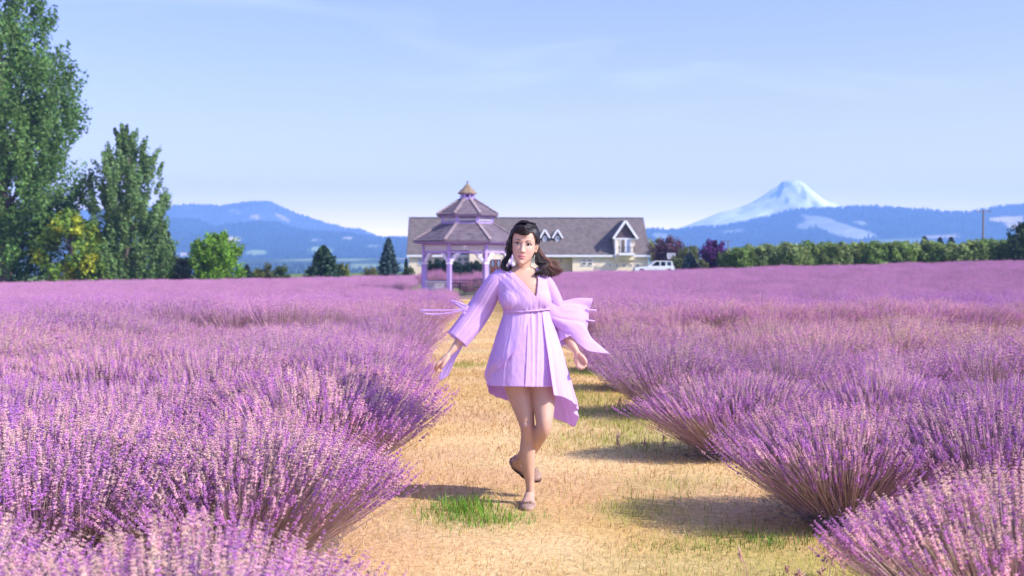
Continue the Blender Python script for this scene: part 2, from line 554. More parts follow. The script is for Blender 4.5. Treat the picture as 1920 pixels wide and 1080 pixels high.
far_trees(on_ridge('right', 7500, 1600), 7, 15)
far_trees(on_ridge('mid', 6500, 900), 6, 13)
far_trees(on_ridge('far', 3000, 700), 6, 11)
n = 9000
tx = rng.uniform(-1100, 700, n); ty = rng.uniform(620, 1900, n)
lc = land_colors(tx, ty)
pj = project(np.stack([tx, ty, T(tx, ty)], -1))
ok = (lc[:, 1] < 0.10) & (pj[:, 0] > -60) & (pj[:, 0] < 1000)
far_trees(np.stack([tx, ty, T(tx, ty)], -1)[ok], 3.5, 8)
o = mk("distant_forest", np.vstack(fv), [np.vstack(ft)], m_far_wood, cols=np.vstack(fc))
tag(o, "far-off conifer woods covering the hills and valley, blue with haze", "forest", None, "stuff")

# the air between: one closed box of thin haze round the camera and everything built
m_haze = bpy.data.materials.new("haze"); m_haze.use_nodes = True
hn, hl = m_haze.node_tree.nodes, m_haze.node_tree.links
hn.clear()
h_out = hn.new("ShaderNodeOutputMaterial"); h_v = hn.new("ShaderNodeVolumePrincipled")
h_v.inputs["Color"].default_value = HAZE_COLOR
h_v.inputs["Density"].default_value = HAZE_DENSITY
h_v.inputs["Anisotropy"].default_value = 0.0
hl.new(h_v.outputs[0], h_out.inputs["Volume"])
hz = MB().box(-5000, 5000, -1000, 6100, -17.5, 402).build("haze", m_haze)
tag(hz, "thin blue summer haze over the valley", "haze", None, "stuff")

# ------------------------------------------------------------------ farmhouse behind the field
HY = 150.0                                   # depth of its front wall
m_cream = material("cream_siding", (0.86, 0.71, 0.52), 0.7, wave=(3.2, 0.05, 'Z', 0.0), noise=(0.6, 0.06))
m_tan = material("shaded_siding", (0.66, 0.50, 0.38), 0.7, noise=(0.6, 0.06))
m_roof = material("asphalt_shingles", (0.150, 0.122, 0.116), 0.9, noise=(1.6, 0.28, 8), wave=(2.2, 0.08, 'Z', 1.5))
m_white = material("white_paint", (0.78, 0.77, 0.80), 0.5)
m_glass = material("window_glass", (0.03, 0.07, 0.14), 0.08, spec=0.8)
m_glass_l = material("lit_sky_glass", (0.09, 0.20, 0.38), 0.1, spec=0.8)
m_dark = material("dark_glass", (0.012, 0.02, 0.03), 0.1, spec=0.8)
m_gable = material("brown_gable_shingles", (0.13, 0.085, 0.095), 0.9, wave=(5, 0.2, 'Z', 0.4))
m_iron = material("black_iron", (0.025, 0.03, 0.04), 0.5)
m_door = material("red_brown_door", (0.16, 0.045, 0.035), 0.4, noise=(3, 0.15))
m_stone = material("concrete", (0.42, 0.40, 0.37), 0.9, noise=(4, 0.15))


def hx(px): return float(at(px, 490, HY)[0])
def hzz(py): return float(at(870, py, HY)[2])


house = empty("farmhouse", (hx(990), HY, -0.4), "long cream farmhouse with grey shingle roof and dormers behind the gazebo", "house")
XL, XR = hx(767), hx(1215)
XS = hx(1073.5); XP = hx(1030)
EZ = hzz(479); WB = -0.9
DEP = 12.0
wb = MB()
wb.box(XL, XP, HY, HY + DEP, WB, EZ)                    # left block
wb.box(XP, XS, HY + 1.6, HY + DEP - 0.01, WB, EZ - 0.01)      # recessed link
wb.box(XS, XR, HY + 0.003, HY + DEP - 0.02, WB, EZ - 0.004)         # right block
RZ = float(at(870, 411, HY + DEP / 2)[2])
for x in (XL, XR):                                       # gable ends
    s_ = 1 if x == XL else -1
    wb.add([(x + 0.001 * s_, HY + 0.05, EZ - .01), (x + 0.001 * s_, HY + DEP - .05, EZ - .01), (x + 0.001 * s_, HY + DEP / 2, RZ - 0.12),
            (x + 0.2 * s_, HY + 0.05, EZ - .01), (x + 0.2 * s_, HY + DEP - .05, EZ - .01), (x + 0.2 * s_, HY + DEP / 2, RZ - 0.12)],
           [(0, 1, 4, 3), (1, 2, 5, 4), (2, 0, 3, 5)], [(0, 2, 1), (3, 4, 5)])
wb.build("wall", m_cream, house)
slope = (RZ - EZ) / (DEP / 2)
ov = 0.32
rf = MB()
for sgn in (1, -1):
    y_e = HY - ov if sgn == 1 else HY + DEP + ov
    z_e = EZ - slope * ov * 0.35
    a = (XL - 0.28, y_e, z_e); b = (XR + 0.28, y_e, z_e); c = (XR + 0.28, HY + DEP / 2, RZ); d = (XL - 0.28, HY + DEP / 2, RZ)
    up = np.array((0, 0, 0.22))
    V = [np.array(p) for p in (a, b, c, d)]; V = V + [p + up for p in V]
    rf.add(V, [(0, 3, 2, 1), (4, 5, 6, 7), (0, 1, 5, 4), (1, 2, 6, 5), (2, 3, 7, 6), (3, 0, 4, 7)])
roof = rf.build("roof", m_roof, house)
rc = MB().bar((XL - 0.3, HY + DEP / 2, RZ + 0.22), (XR + 0.3, HY + DEP / 2, RZ + 0.22), 0.34, 0.12)
rc.build("ridge_cap", m_roof, roof)
zf = EZ - slope * ov * 0.35
MB().box(XL - 0.3, XR + 0.3, HY - ov - 0.13, HY - ov - 0.02, zf - 0.10, zf + 0.16).build("fascia", m_white, house)
for x in (XL - 0.29, XR + 0.29):
    MB().bar((x, HY - ov - 0.02, zf + 0.04), (x, HY + DEP / 2 - 0.05, RZ + 0.06), 0.06, 0.14).build("bargeboard", m_roof, roof)


def window(px0, px1, py0, py1, parent, glass, y=HY, panes=1, fw=0.09, rail=True):
    x0, x1, z0, z1 = hx(px0), hx(px1), hzz(py1), hzz(py0)
    f = MB()
    f.box(x0 - fw, x0, y - 0.07, y + 0.05, z0 - fw, z1 + fw); f.box(x1, x1 + fw, y - 0.07, y + 0.05, z0 - fw, z1 + fw)
    f.box(x0, x1, y - 0.07, y + 0.05, z1, z1 + fw); f.box(x0, x1, y - 0.09, y + 0.05, z0 - fw, z0)
    if rail: f.box(x0, x1, y - 0.06, y + 0.05, (z0 + z1) / 2 - 0.05, (z0 + z1) / 2 + 0.05)
    w = f.build("window", m_white, parent)
    if rail:
        MB().box(x0, x1, y - 0.035, y + 0.02, z0, (z0 + z1) / 2 - 0.05).build("pane", m_dark if glass is m_glass else glass, w)
        MB().box(x0, x1, y - 0.035, y + 0.02, (z0 + z1) / 2 + 0.05, z1).build("pane", glass, w)
    else:
        MB().box(x0, x1, y - 0.035, y + 0.02, z0, z1).build("pane", glass, w)
    return w


for a in ((785.5, 792), (797.5, 804)):
    window(a[0], a[1], 482, 496, house, m_glass_l, rail=False)
for a in ((858.5, 865), (870, 876.5)):
    window(a[0], a[1], 484, 497, house, m_glass)
window(1049.5, 1055, 487.5, 492.5, house, m_dark, y=HY + 1.6, rail=False)
for a in ((1091, 1098), (1103, 1110)):
    window(a[0], a[1], 486, 497, house, m_glass)
for p in (1143.6, 1156.8, 1170, 1183, 1196):
    window(p - 1.4, p + 1.4, 495.8, 498.8, house, m_dark, fw=0.05, rail=False)


def gable_roof(cx, hw, ze, za, y0, y1, th, parent, name="roof"):
    """steep little roof: ridge runs along Y from y0 (front) to y1"""
    b = MB()
    for s_ in (-1, 1):
        e = np.array((cx + s_ * hw, 0, ze)); a = np.array((cx, 0, za))
        n_ = np.array((s_ * (za - ze), 0, hw)); n_ = n_ / np.linalg.norm(n_) * th
        P = [e, a, a + (0, 0, th * 1.3), e + n_]
        V = [p + (0, y0, 0) for p in P] + [p + (0, y1, 0) for p in P]
        b.add(V, [(0, 1, 2, 3), (4, 7, 6, 5), (0, 4, 5, 1), (1, 5, 6, 2), (2, 6, 7, 3), (3, 7, 4, 0)])
    return b.build(name, m_roof, parent)


def verge(cx, hw, ze, za, y, w, parent):
    for s_ in (-1, 1):
        MB().bar((cx + s_ * (hw + 0.02), y, ze + 0.02), (cx + s_ * 0.02, y - 0.002 * s_, za + 0.05), 0.08, w, up=(0, 0, 1)).build("bargeboard", m_white, parent)


# big dormer with balcony
dor = MB()
cx = hx(1171); x0, x1 = hx(1152.5), hx(1189)
yF = HY - 0.55
dor.box(x0, x1, yF, HY + 5.4, hzz(487.5), hzz(447.5))
dormer = dor.build("dormer", m_cream, house)
za = float(at(870, 414.5, yF)[2])
MB().poly_prism([(x0 + 0.12, yF + 0.03, hzz(447.5)), (x1 - 0.12, yF + 0.03, hzz(447.5)), (cx, yF + 0.03, za - 0.35)], (0, 5.0, 0)).build("gable", m_gable, dormer)
gable_roof(cx, hx(1193.5) - cx, hzz(448), za, yF - 0.3, HY + 5.9, 0.14, dormer)
verge(cx, hx(1193.5) - cx, hzz(448), za, yF - 0.35, 0.30, dormer)
MB().box(x0 - 0.25, x1 + 0.25, yF - 0.09, yF + 0.02, hzz(448.6), hzz(446.2)).build("trim_board", m_white, dormer)
for s_, e_ in ((x0, 1), (x1, -1)):
    MB().box(s_ - 0.05, s_ + 0.12 * e_ + 0.05, yF - 0.05, yF + 0.05, hzz(486), hzz(448.6)).build("corner_board", m_white, dormer)
fd = MB()
dx0, dx1, dz0, dz1 = hx(1163), hx(1180.5), hzz(473.5), hzz(449.5)
dm = (dx0 + dx1) / 2
for a, b in ((dx0 - 0.1, dx0), (dx1, dx1 + 0.1), (dm - 0.1, dm + 0.12)): fd.box(a, b, yF - 0.07, yF + 0.03, dz0, dz1 + 0.1)
fd.box(dx0, dx1, yF - 0.065, yF + 0.03, dz1, dz1 + 0.11)
MB().box(dx0, dm - 0.1, yF - 0.03, yF + 0.03, dz0, dz1).build("door_leaf", m_dark, dormer)
MB().box(dm + 0.12, dx1, yF - 0.03, yF + 0.03, dz0, dz1).build("door_leaf", m_glass_l, dormer)
fd.build("door_frame", m_white, dormer)
bx0, bx1, bz = hx(1157.5), hx(1186.5), hzz(474.5)
MB().box(bx0, bx1, yF - 1.05, yF + 0.02, bz - 0.30, bz).build("balcony", m_white, dormer)
rl = MB()
for z in (bz + 0.12, bz + 0.78): rl.box(bx0, bx1, yF - 1.03, yF - 0.97, z - 0.03, z + 0.03)
for x in np.linspace(bx0 + .02, bx1 - .02, 17): rl.box(x - 0.012, x + 0.012, yF - 1.012, yF - 0.988, bz, bz + 0.78)
for x in (bx0 + .03, bx1 - .03):
    rl.box(x - 0.045, x + 0.045, yF - 1.045, yF - 0.955, bz, bz + 0.9); rl.box(x - 0.02, x + 0.02, yF - 1.0, yF, bz + .76, bz + .8)
rl.build("railing", m_iron, dormer)

# two small dormers with oval windows
for p in (1023.3, 1047.4):
    c_ = hx(p); y_ = HY + 1.95
    b = MB().box(c_ - 0.42, c_ + 0.42, y_, y_ + 3, hzz(453), hzz(441.0))
    dd = b.build("dormer", m_gable, house)
    z_a = float(at(870, 431.5, y_)[2]); z_e = float(at(870, 446.5, y_)[2])
    gable_roof(c_, 0.66, z_e, z_a, y_ - 0.25, y_ + 3.2, 0.10, dd)
    verge(c_, 0.66, z_e, z_a, y_ - 0.30, 0.24, dd)
    MB().poly_prism([(c_ - 0.42, y_ + 0.01, z_e + .35), (c_ + 0.42, y_ + 0.01, z_e + .35), (c_, y_ + 0.01, z_a - 0.1)], (0, 2.5, 0)).build("gable", m_gable, dd)
    th = np.linspace(0, 2 * np.pi, 16, endpoint=False); zc = float(at(870, 447.3, y_)[2])
    MB().poly_prism(np.stack([c_ + 0.29 * np.cos(th), np.full(16, y_ - 0.08), zc + 0.40 * np.sin(th)], 1), (0, 0.1, 0)).build("oval_frame", m_white, dd)
    MB().poly_prism(np.stack([c_ + 0.12 * np.cos(th), np.full(16, y_ - 0.10), zc + 0.24 * np.sin(th)], 1), (0, 0.05, 0)).build("pane", m_glass_l, dd)

# entrance gable and front door
cx = hx(910); hw = hx(958) - cx
yE = HY - 1.2
eg = MB().box(cx - hw * 0.62, cx + hw * 0.62, yE, HY + 0.3, WB, hzz(470)).build("entrance", m_cream, house)
zE = float(at(870, 397, yE)[2])
MB().poly_prism([(cx - hw * 0.8, yE + .01, hzz(466)), (cx + hw * 0.8, yE + .01, hzz(466)), (cx, yE + .01, zE - 0.3)], (0, 6.0, 0)).build("gable", m_gable, eg)
gable_roof(cx, hw * 0.86, hzz(468), zE, yE - 0.35, HY + 7.0, 0.15, eg)
verge(cx, hw * 0.86, hzz(468), zE, yE - 0.4, 0.30, eg)
MB().box(hx(917), hx(940.5), yE - 0.06, yE + 0.02, WB, hzz(485)).build("door_frame", m_white, eg)
for a, b in ((918.2, 928.4), (929.2, 939.4)):
    dl = MB().box(hx(a), hx(b), yE - 0.10, yE - 0.03, WB + 0.3, hzz(486.2)).build("door", m_door, eg)
    c_ = (hx(a) + hx(b)) / 2; th = np.linspace(0, 2 * np.pi, 16, endpoint=False)
    MB().poly_prism(np.stack([c_ + 0.15 * np.cos(th), np.full(16, yE - 0.125), hzz(494) + 0.46 * np.sin(th)], 1), (0, 0.03, 0)).build("oval_glass", m_glass_l, dl)

# ------------------------------------------------------------------ gazebo at the end of the path
m_lilac = material("lilac_paint", (0.46, 0.33, 0.68), 0.55, noise=(3, 0.08))
m_shake = material("cedar_shakes", (0.165, 0.130, 0.150), 0.9, noise=(2.6, 0.35, 7), wave=(5.5, 0.22, 'Z', 1.2))
m_ridge = material("ridge_shakes", (0.32, 0.245, 0.25), 0.9, noise=(5, 0.3))
m_lattice = material("white_lattice", (0.86, 0.82, 0.88), 0.6)
m_top = material("mossy_shakes", (0.30, 0.22, 0.14), 0.9, noise=(9, 0.4))
m_deck = material("deck_boards", (0.36, 0.27, 0.20), 0.8, wave=(7, 0.15, 'X', 0.0))
m_rail = material("grey_iron_rail", (0.20, 0.17, 0.23), 0.6)
GY_ = 59.0
GXc = float(at(876.5, 490, GY_)[0]); GZ0 = float(T(GXc, GY_))
gaz = empty("gazebo", (GXc, GY_, GZ0), "lilac octagonal gazebo with tiered shingle roof at the end of the path", "gazebo")


def gz(py): return float(at(876, py, GY_)[2])


def octo(Rr, z, off=0.0):
    th = R(22.5) + np.arange(8) * R(45) - R(90)
    return np.stack([GXc + Rr * np.cos(th), GY_ + Rr * np.sin(th), np.full(8, z)], 1)


C8 = math.cos(R(22.5))


def frustum_roof(R0, z0, R1, z1, th, mat, name, parent, caps=True):
    a, b = octo(R0, z0), octo(R1, z1)
    # shake courses: each course a little step proud of the one below
    nr = max(3, int(round(math.hypot(R0 - R1, z1 - z0) / 0.24)))
    V = []; Q = []; n = 0
    for k in range(nr):
        t0, t1 = k / nr, (k + 1) / nr
        p0 = a * (1 - t0) + b * t0; p1 = a * (1 - t1) + b * t1
        lift = np.array((0, 0, 0.035))
        for arr in (p0, p0 + lift, p1 + lift * 0.15): V.append(arr)
        for r_ in (0, 1):
            for j in range(8): Q.append((n + r_ * 8 + j, n + r_ * 8 + (j + 1) % 8, n + (r_ + 1) * 8 + (j + 1) % 8, n + (r_ + 1) * 8 + j))
        n += 24
    # underside
    V.append(a - (0, 0, th)); V.append(b - (0, 0, th))
    for j in range(8):
        Q.append((n + j, n + 8 + j, n + 8 + (j + 1) % 8, n + (j + 1) % 8))
        Q.append((n + j, n + (j + 1) % 8, (j + 1) % 8, j))
    o = mk(name, np.vstack(V), [np.array(Q)], mat, parent)
    if caps:
        for j in range(8):
            MB().bar(a[j] + (0, 0, 0.05), b[j] + (0, 0, 0.05), 0.14, 0.06).build("ridge_cap", m_ridge, o)
    return o


def ring_band(R0, z0, z1, th, mat, name, parent):
    a, b, c, d = octo(R0, z0), octo(R0, z1), octo(R0 - th, z1), octo(R0 - th, z0)
    V = np.vstack([a, b, c, d]); Q = []
    for r_ in range(4):
        for j in range(8):
            k = (j + 1) % 8; s_ = (r_ + 1) % 4
            Q.append((r_ * 8 + j, r_ * 8 + k, s_ * 8 + k, s_ * 8 + j))
    return mk(name, V, [np.array(Q)], mat, parent)


def lattice(R0, z0, z1, cell, parent, name="lattice_panel", w=0.05):
    P = octo(R0, 0)
    for j in range(8):
        a, b = P[j], P[(j + 1) % 8]
        L = np.linalg.norm(b - a); d = (b - a) / L
        m_ = MB(); k = max(2, int(L / cell))
        for i in range(1, k):
            q = a + d * L * i / k
            m_.bar(q + (0, 0, z0), q + (0, 0, z1), w, 0.02, up=d)
        kz = max(2, int((z1 - z0) / cell))
        for i in range(1, kz):
            z = z0 + (z1 - z0) * i / kz
            m_.bar(a + d * 0.05 + (0, 0, z), b - d * 0.05 + (0, 0, z), 0.024, w * .9)
        m_.build(name, m_lattice, parent)


RE = 2.71 / C8; RP = 2.22 / C8
zE0 = gz(455.0)
# deck and posts
V = np.vstack([octo(2.55, GZ0 - 0.2), octo(2.55, GZ0 + 0.07)])
Q = [(j, (j + 1) % 8, 8 + (j + 1) % 8, 8 + j) for j in range(8)]
V = np.vstack([V, [(GXc, GY_, GZ0 + 0.07)]])
mk("deck", V, [np.array(Q), np.array([(8 + j, 8 + (j + 1) % 8, 16) for j in range(8)])], m_deck, gaz)
PP = octo(RP, 0)
zfr0, zfr1 = gz(471.5), gz(459.5)
for j in range(8):
    p = PP[j]
    ps = MB().bar(p + (0, 0, GZ0), p + (0, 0, zE0 + 0.02), 0.145, 0.145, up=p - np.array((GXc, GY_, 0))).build("post", m_lilac, gaz)
    out = (p - np.array((GXc, GY_, 0))); out[2] = 0; out /= np.linalg.norm(out)
    MB().bar(p + (0, 0, GZ0 + 0.02), p + (0, 0, gz(495)), 0.195, 0.195, up=out).build("post_sleeve", m_lilac, ps)
    MB().bar(p + (0, 0, gz(495)), p + (0, 0, gz(492)), 0.25, 0.25, up=out).build("collar", m_lattice, ps)
    # scroll brackets to both sides
    for k in (1, -1):
        q = PP[(j + k) % 8]; d = (q - p) / np.linalg.norm(q - p)
        br = MB()
        pts = [p + d * 0.09 + (0, 0, gz(490)), p + d * 0.26 + (0, 0, gz(483.5)), p + d * 0.34 + (0, 0, gz(479)), p + d * 0.52 + (0, 0, gz(473.2))]
        for a, b, h in zip(pts[:-1], pts[1:], (0.16, 0.19, 0.16)): br.bar(a, b + (b - a) * 0.08, 0.06, h)
        br.build("bracket", m_lattice, ps)
ring_band(RP + 0.05, zfr0 - 0.10, zfr0, 0.10, m_lilac, "lower_beam", gaz)
ring_band(RP + 0.05, zfr1, zE0, 0.12, m_lilac, "upper_beam", gaz)
lattice(RP + 0.01, zfr0, zfr1, 0.105, gaz)
ring_band(RE, gz(456.5), gz(452.6), 0.14, m_lilac, "fascia", gaz)
lo = frustum_roof(RE + 0.05, gz(452.6), 1.36, gz(420), 0.06, m_shake, "lower_roof", gaz)
R2 = 1.29 / C8
ring_band(R2, gz(421), gz(418.2), 0.1, m_lilac, "cupola_sill", gaz)
cl = ring_band(R2, gz(408), gz(404.6), 0.1, m_lilac, "cupola_beam", gaz)
P2 = octo(R2 - 0.03, 0)
for j in range(8):
    MB().bar(P2[j] + (0, 0, gz(421)), P2[j] + (0, 0, gz(405)), 0.16, 0.16).build("cupola_post", m_lilac, gaz)
lattice(R2 + 0.005, gz(418.2), gz(408), 0.10, gaz)
# inner boarding behind the cupola lattice, coloured dark for a shaded interior
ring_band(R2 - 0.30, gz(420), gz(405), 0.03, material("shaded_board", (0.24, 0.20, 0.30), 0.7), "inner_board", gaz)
ring_band(1.52 / C8, gz(406.2), gz(403.2), 0.10, m_lilac, "upper_fascia", gaz)
up_ = frustum_roof(1.58 / C8, gz(403.4), 0.40, gz(374.5), 0.05, m_shake, "upper_roof", gaz)
R3 = 0.35 / C8
ring_band(R3, gz(376.5), gz(370.5), 0.06, m_lilac, "lantern_sill", gaz)
P3 = octo(R3 - 0.03, 0)
for j in range(8):
    MB().bar(P3[j] + (0, 0, gz(371)), P3[j] + (0, 0, gz(362)), 0.10, 0.10).build("lantern_post", m_lilac, gaz)
ring_band(R3, gz(364), gz(361.5), 0.06, m_lilac, "lantern_beam", gaz)
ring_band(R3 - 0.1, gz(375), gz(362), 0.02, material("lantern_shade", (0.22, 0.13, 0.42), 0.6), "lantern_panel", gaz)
frustum_roof(0.49 / C8, gz(362.4), 0.20, gz(351.5), 0.03, m_top, "lantern_roof", gaz, caps=False)
frustum_roof(0.21, gz(351.5), 0.03, gz(344.0), 0.02, m_top, "lantern_roof", gaz, caps=False)
MB().tube([(GXc, GY_, gz(345)), (GXc, GY_, gz(342.5)), (GXc, GY_, gz(341.5)), (GXc, GY_, gz(338.6))], [0.035, 0.03, 0.045, 0.012], 8).build("finial", m_iron, gaz)
# railings on every side except the one that faces the path
for j in range(8):
    a, b = PP[j], PP[(j + 1) % 8]
    if (a[1] + b[1]) / 2 < GY_ - 2.0: continue
    d = (b - a) / np.linalg.norm(b - a); r_ = MB()
    white = abs((a[0] + b[0]) / 2 - GXc) > 1.0 and (a[1] + b[1]) / 2 < GY_ + 0.4
    for z in (0.16, 0.50, 0.86): r_.bar(a + d * 0.1 + (0, 0, GZ0 + z), b - d * 0.1 + (0, 0, GZ0 + z), 0.05, 0.045)
    for t in np.linspace(0.07, 0.93, 13): r_.bar(a + (b - a) * t + (0, 0, GZ0 + 0.16), a + (b - a) * t + (0, 0, GZ0 + 0.86), 0.025, 0.025, up=d)
    r_.build("railing", m_lattice if white else m_rail, gaz)

# small black iron table and chair on the deck
tb = empty("garden_table", (float(at(862, 490, 58.6)[0]), 58.6, GZ0 + 0.07), "small black iron table standing inside the gazebo", "table")
tx_, ty_, tz_ = tb.location
th = np.linspace(0, 2 * np.pi, 20, endpoint=False)
MB().poly_prism(np.stack([tx_ + 0.42 * np.cos(th), ty_ + 0.42 * np.sin(th), np.full(20, tz_ + 0.66)], 1), (0, 0, 0.04)).build("tabletop", m_iron, tb)
MB().tube([(tx_, ty_, tz_ + 0.05), (tx_, ty_, tz_ + 0.66)], 0.035, 8).build("column", m_iron, tb)
for k in range(3):
    a = 2.1 * k + .4
    MB().tube([(tx_, ty_, tz_ + 0.14), (tx_ + 0.2 * math.cos(a), ty_ + 0.2 * math.sin(a), tz_ + 0.10), (tx_ + 0.3 * math.cos(a), ty_ + 0.3 * math.sin(a), tz_ + 0.015)], 0.022, 6).build("leg", m_iron, tb)
chx = float(at(896, 490, 58.8)[0])
chp = empty("garden_chair", (chx, 58.8, GZ0 + 0.07), "black iron garden chair inside the gazebo beside the table", "chair")
cz = GZ0 + 0.07
MB().box(chx - 0.22, chx + 0.22, 58.58, 59.02, cz + 0.43, cz + 0.47).build("seat", m_iron, chp)
for sx in (-1, 1):
    MB().tube([(chx + sx * 0.2, 58.6, cz), (chx + sx * 0.2, 58.6, cz + 0.43)], 0.018, 6).build("leg", m_iron, chp)
    MB().tube([(chx + sx * 0.2, 59.0, cz), (chx + sx * 0.2, 59.0, cz + 0.43)], 0.018, 6).build("leg", m_iron, chp)
bk = MB()
for sx in (-0.2, -0.1, 0, 0.1, 0.2): bk.tube([(chx + sx, 59.01, cz + 0.47), (chx + sx, 59.06, cz + 0.88)], 0.014, 6)
bk.tube([(chx - 0.22, 59.06, cz + 0.88), (chx, 59.07, cz + 0.93), (chx + 0.22, 59.06, cz + 0.88)], 0.018, 6)
bk.build("backrest", m_iron, chp)

# ------------------------------------------------------------------ white pickup beside the house, hoop, poles, bench
m_car = material("white_car_paint", (0.80, 0.80, 0.82), 0.3, spec=0.6)
m_tyre = material("tyre_rubber", (0.02, 0.02, 0.022), 0.8)
m_rim = material("wheel_rim", (0.5, 0.5, 0.52), 0.35, metal=0.8)
CY = 141.0
cx0 = float(at(1217, 490, CY)[0]); cx1 = float(at(1266, 490, CY)[0])
cz0 = float(at(1240, 514.5, CY)[2])
car = empty("parked_pickup", ((cx0 + cx1) / 2, CY, cz0), "white pickup parked beside the right end of the farmhouse", "pickup")
L = 5.2; xs = cx1 - L


def side_prism(pts, y0, y1):
    b = MB(); n = len(pts)
    V = [(xs + u * L, y0, cz0 + v) for u, v in pts] + [(xs + u * L, y1, cz0 + v) for u, v in pts]
    Q = [(i, (i + 1) % n, n + (i + 1) % n, n + i) for i in range(n)]
    m = len(pts)
    b.add(V, Q)
    return b, n


def extr(pts, y0, y1, name, mat):
    pts = np.array(pts, float)
    return MB().poly_prism([(xs + u * L, y0, cz0 + v) for u, v in pts], (0, y1 - y0, 0)).build(name, mat, car)


bd = MB()
bd.poly_prism([(xs + u * L, CY - 0.9, cz0 + v) for u, v in ((0, .42), (1, .42), (1, .98), (.62, 1.0), (.30, .98), (.02, .86))], (0, 1.8, 0))
bd.build("body", m_car, car)
extr([(.32, .98), (.93, .98), (.90, 1.68), (.50, 1.70)], CY - 0.8, CY + 0.8, "cab", m_car)
extr([(.395, 1.06), (.60, 1.06), (.60, 1.60), (.51, 1.60)], CY - 0.82, CY - 0.79, "side_window", m_dark)
extr([(.63, 1.06), (.74, 1.06), (.74, 1.60), (.63, 1.60)], CY - 0.82, CY - 0.79, "side_window", m_dark)
extr([(.78, 1.10), (.88, 1.10), (.87, 1.56), (.78, 1.58)], CY - 0.82, CY - 0.79, "side_window", m_glass)
for u in (.17, .82):
    for y in (CY - 0.86, CY + 0.70):
        th = np.linspace(0, 2 * np.pi, 20, endpoint=False)
        w = MB().poly_prism(np.stack([xs + u * L + 0.37 * np.cos(th), np.full(20, y - 0.06), cz0 + 0.37 + 0.37 * np.sin(th)], 1), (0, 0.22, 0)).build("wheel", m_tyre, car)
        MB().poly_prism(np.stack([xs + u * L + 0.21 * np.cos(th), np.full(20, y - 0.075), cz0 + 0.37 + 0.21 * np.sin(th)], 1), (0, 0.02, 0)).build("rim", m_rim, w)
MB().box(xs - 0.06, xs + 0.12, CY - 0.85, CY + 0.85, cz0 + 0.36, cz0 + 0.56).build("bumper", m_rim, car)
MB().box(xs + 0.02, xs + 0.16, CY - 0.89, CY - 0.6, cz0 + 0.66, cz0 + 0.80).build("headlight", m_lattice, car)

HB = 138.0
hbx = float(at(1258.5, 490, HB)[0]); hbz = float(T(hbx, HB))
hoop = empty("basketball_hoop", (hbx, HB, hbz), "basketball hoop with grey backboard on a pole behind the white pickup", "basketball hoop")
MB().tube([(hbx, HB + 0.7, hbz), (hbx, HB + 0.7, hbz + 2.3), (hbx, HB + 0.3, hbz + 2.9), (hbx, HB + 0.03, hbz + 3.0)], 0.07, 8).build("pole", m_iron, hoop)
zt, zb = float(at(1258, 474.5, HB)[2]), float(at(1258, 486, HB)[2])
m_board = material("backboard", (0.52, 0.50, 0.56), 0.4)
MB().poly_prism([(hbx - 0.42, HB, zb), (hbx + 0.42, HB, zb), (hbx + 0.52, HB, zb + 0.25), (hbx + 0.52, HB, zt), (hbx - 0.52, HB, zt), (hbx - 0.52, HB, zb + 0.25)], (0, 0.05, 0)).build("backboard", m_board, hoop)
bb = MB()
for x_ in (-0.22, 0.20): bb.box(hbx + x_, hbx + x_ + 0.03, HB - 0.012, HB - 0.002, zb + 0.2, zb + 0.58)
bb.box(hbx - .22, hbx + .23, HB - 0.012, HB - 0.002, zb + .58, zb + .61)
bb.build("target_square", m_iron, hoop)
th = np.linspace(0, 2 * np.pi, 25)
MB().tube(np.stack([hbx + 0.23 * np.cos(th), HB - 0.3 + 0.23 * np.sin(th), np.full(25, zb + 0.12)], 1), 0.025, 6, False).build("rim", material("hoop_rim", (0.6, 0.10, 0.05), 0.5), hoop)

m_pole = material("weathered_pole", (0.22, 0.17, 0.16), 0.9, noise=(3, 0.2))


def utility_pole(px, py_top, Y, label):
    b = at(px, 490, Y); z0 = float(T(b[0], Y)); zt = float(at(px, py_top, Y)[2])
    o = empty("utility_pole", (b[0], Y, z0), label, "utility pole", "utility poles beyond the hedge")
    MB().tube([(b[0], Y, z0), (b[0] + 0.03, Y, zt)], [0.19, 0.14], 10).build("pole", m_pole, o)
    w = 1.3
    MB().bar((b[0] - w, Y - 0.2, zt - 0.35), (b[0] + w, Y - 0.2, zt - 0.35), 0.11, 0.14).build("crossarm", m_pole, o)
    for x in (-1.2, -0.75, 0.75, 1.2):
        MB().tube([(b[0] + x, Y - 0.2, zt - 0.28), (b[0] + x, Y - 0.2, zt - 0.1)], [0.035, 0.05], 6).build("insulator", m_glass_l, o)
    return o


utility_pole(1842.5, 393, 190, "tall wooden utility pole with crossarm behind the hedge at right")
utility_pole(1365, 450, 330, "short distant utility pole above the hedge beside the purple tree")

# pale bench under the big tree
bY = 108.0
bx_ = float(at(98, 490, bY)[0]); bz_ = float(T(bx_, bY))
bench = empty("garden_bench", (bx_, bY, bz_), "pale weathered bench under the big tree at left", "bench")
m_bw = material("bleached_wood", (0.36, 0.29, 0.24), 0.8, noise=(4, .15))
for k in range(3): MB().box(bx_ - 0.5, bx_ + 0.5, bY + k * 0.15, bY + k * 0.15 + 0.13, bz_ + 0.78, bz_ + 0.83).build("slat", m_bw, bench)
for k in range(2): MB().box(bx_ - 0.5, bx_ + 0.5, bY + 0.46, bY + 0.49, bz_ + 0.98 + k * .17, bz_ + 1.12 + k * 0.17).build("slat", m_bw, bench)
for sx in (-0.42, 0.42):
    for yy in (0.04, 0.44): MB().box(bx_ + sx - 0.04, bx_ + sx + 0.04, bY + yy - 0.03, bY + yy + 0.03, bz_, bz_ + (0.78 if yy < .2 else 1.25)).build("leg", m_bw, bench)

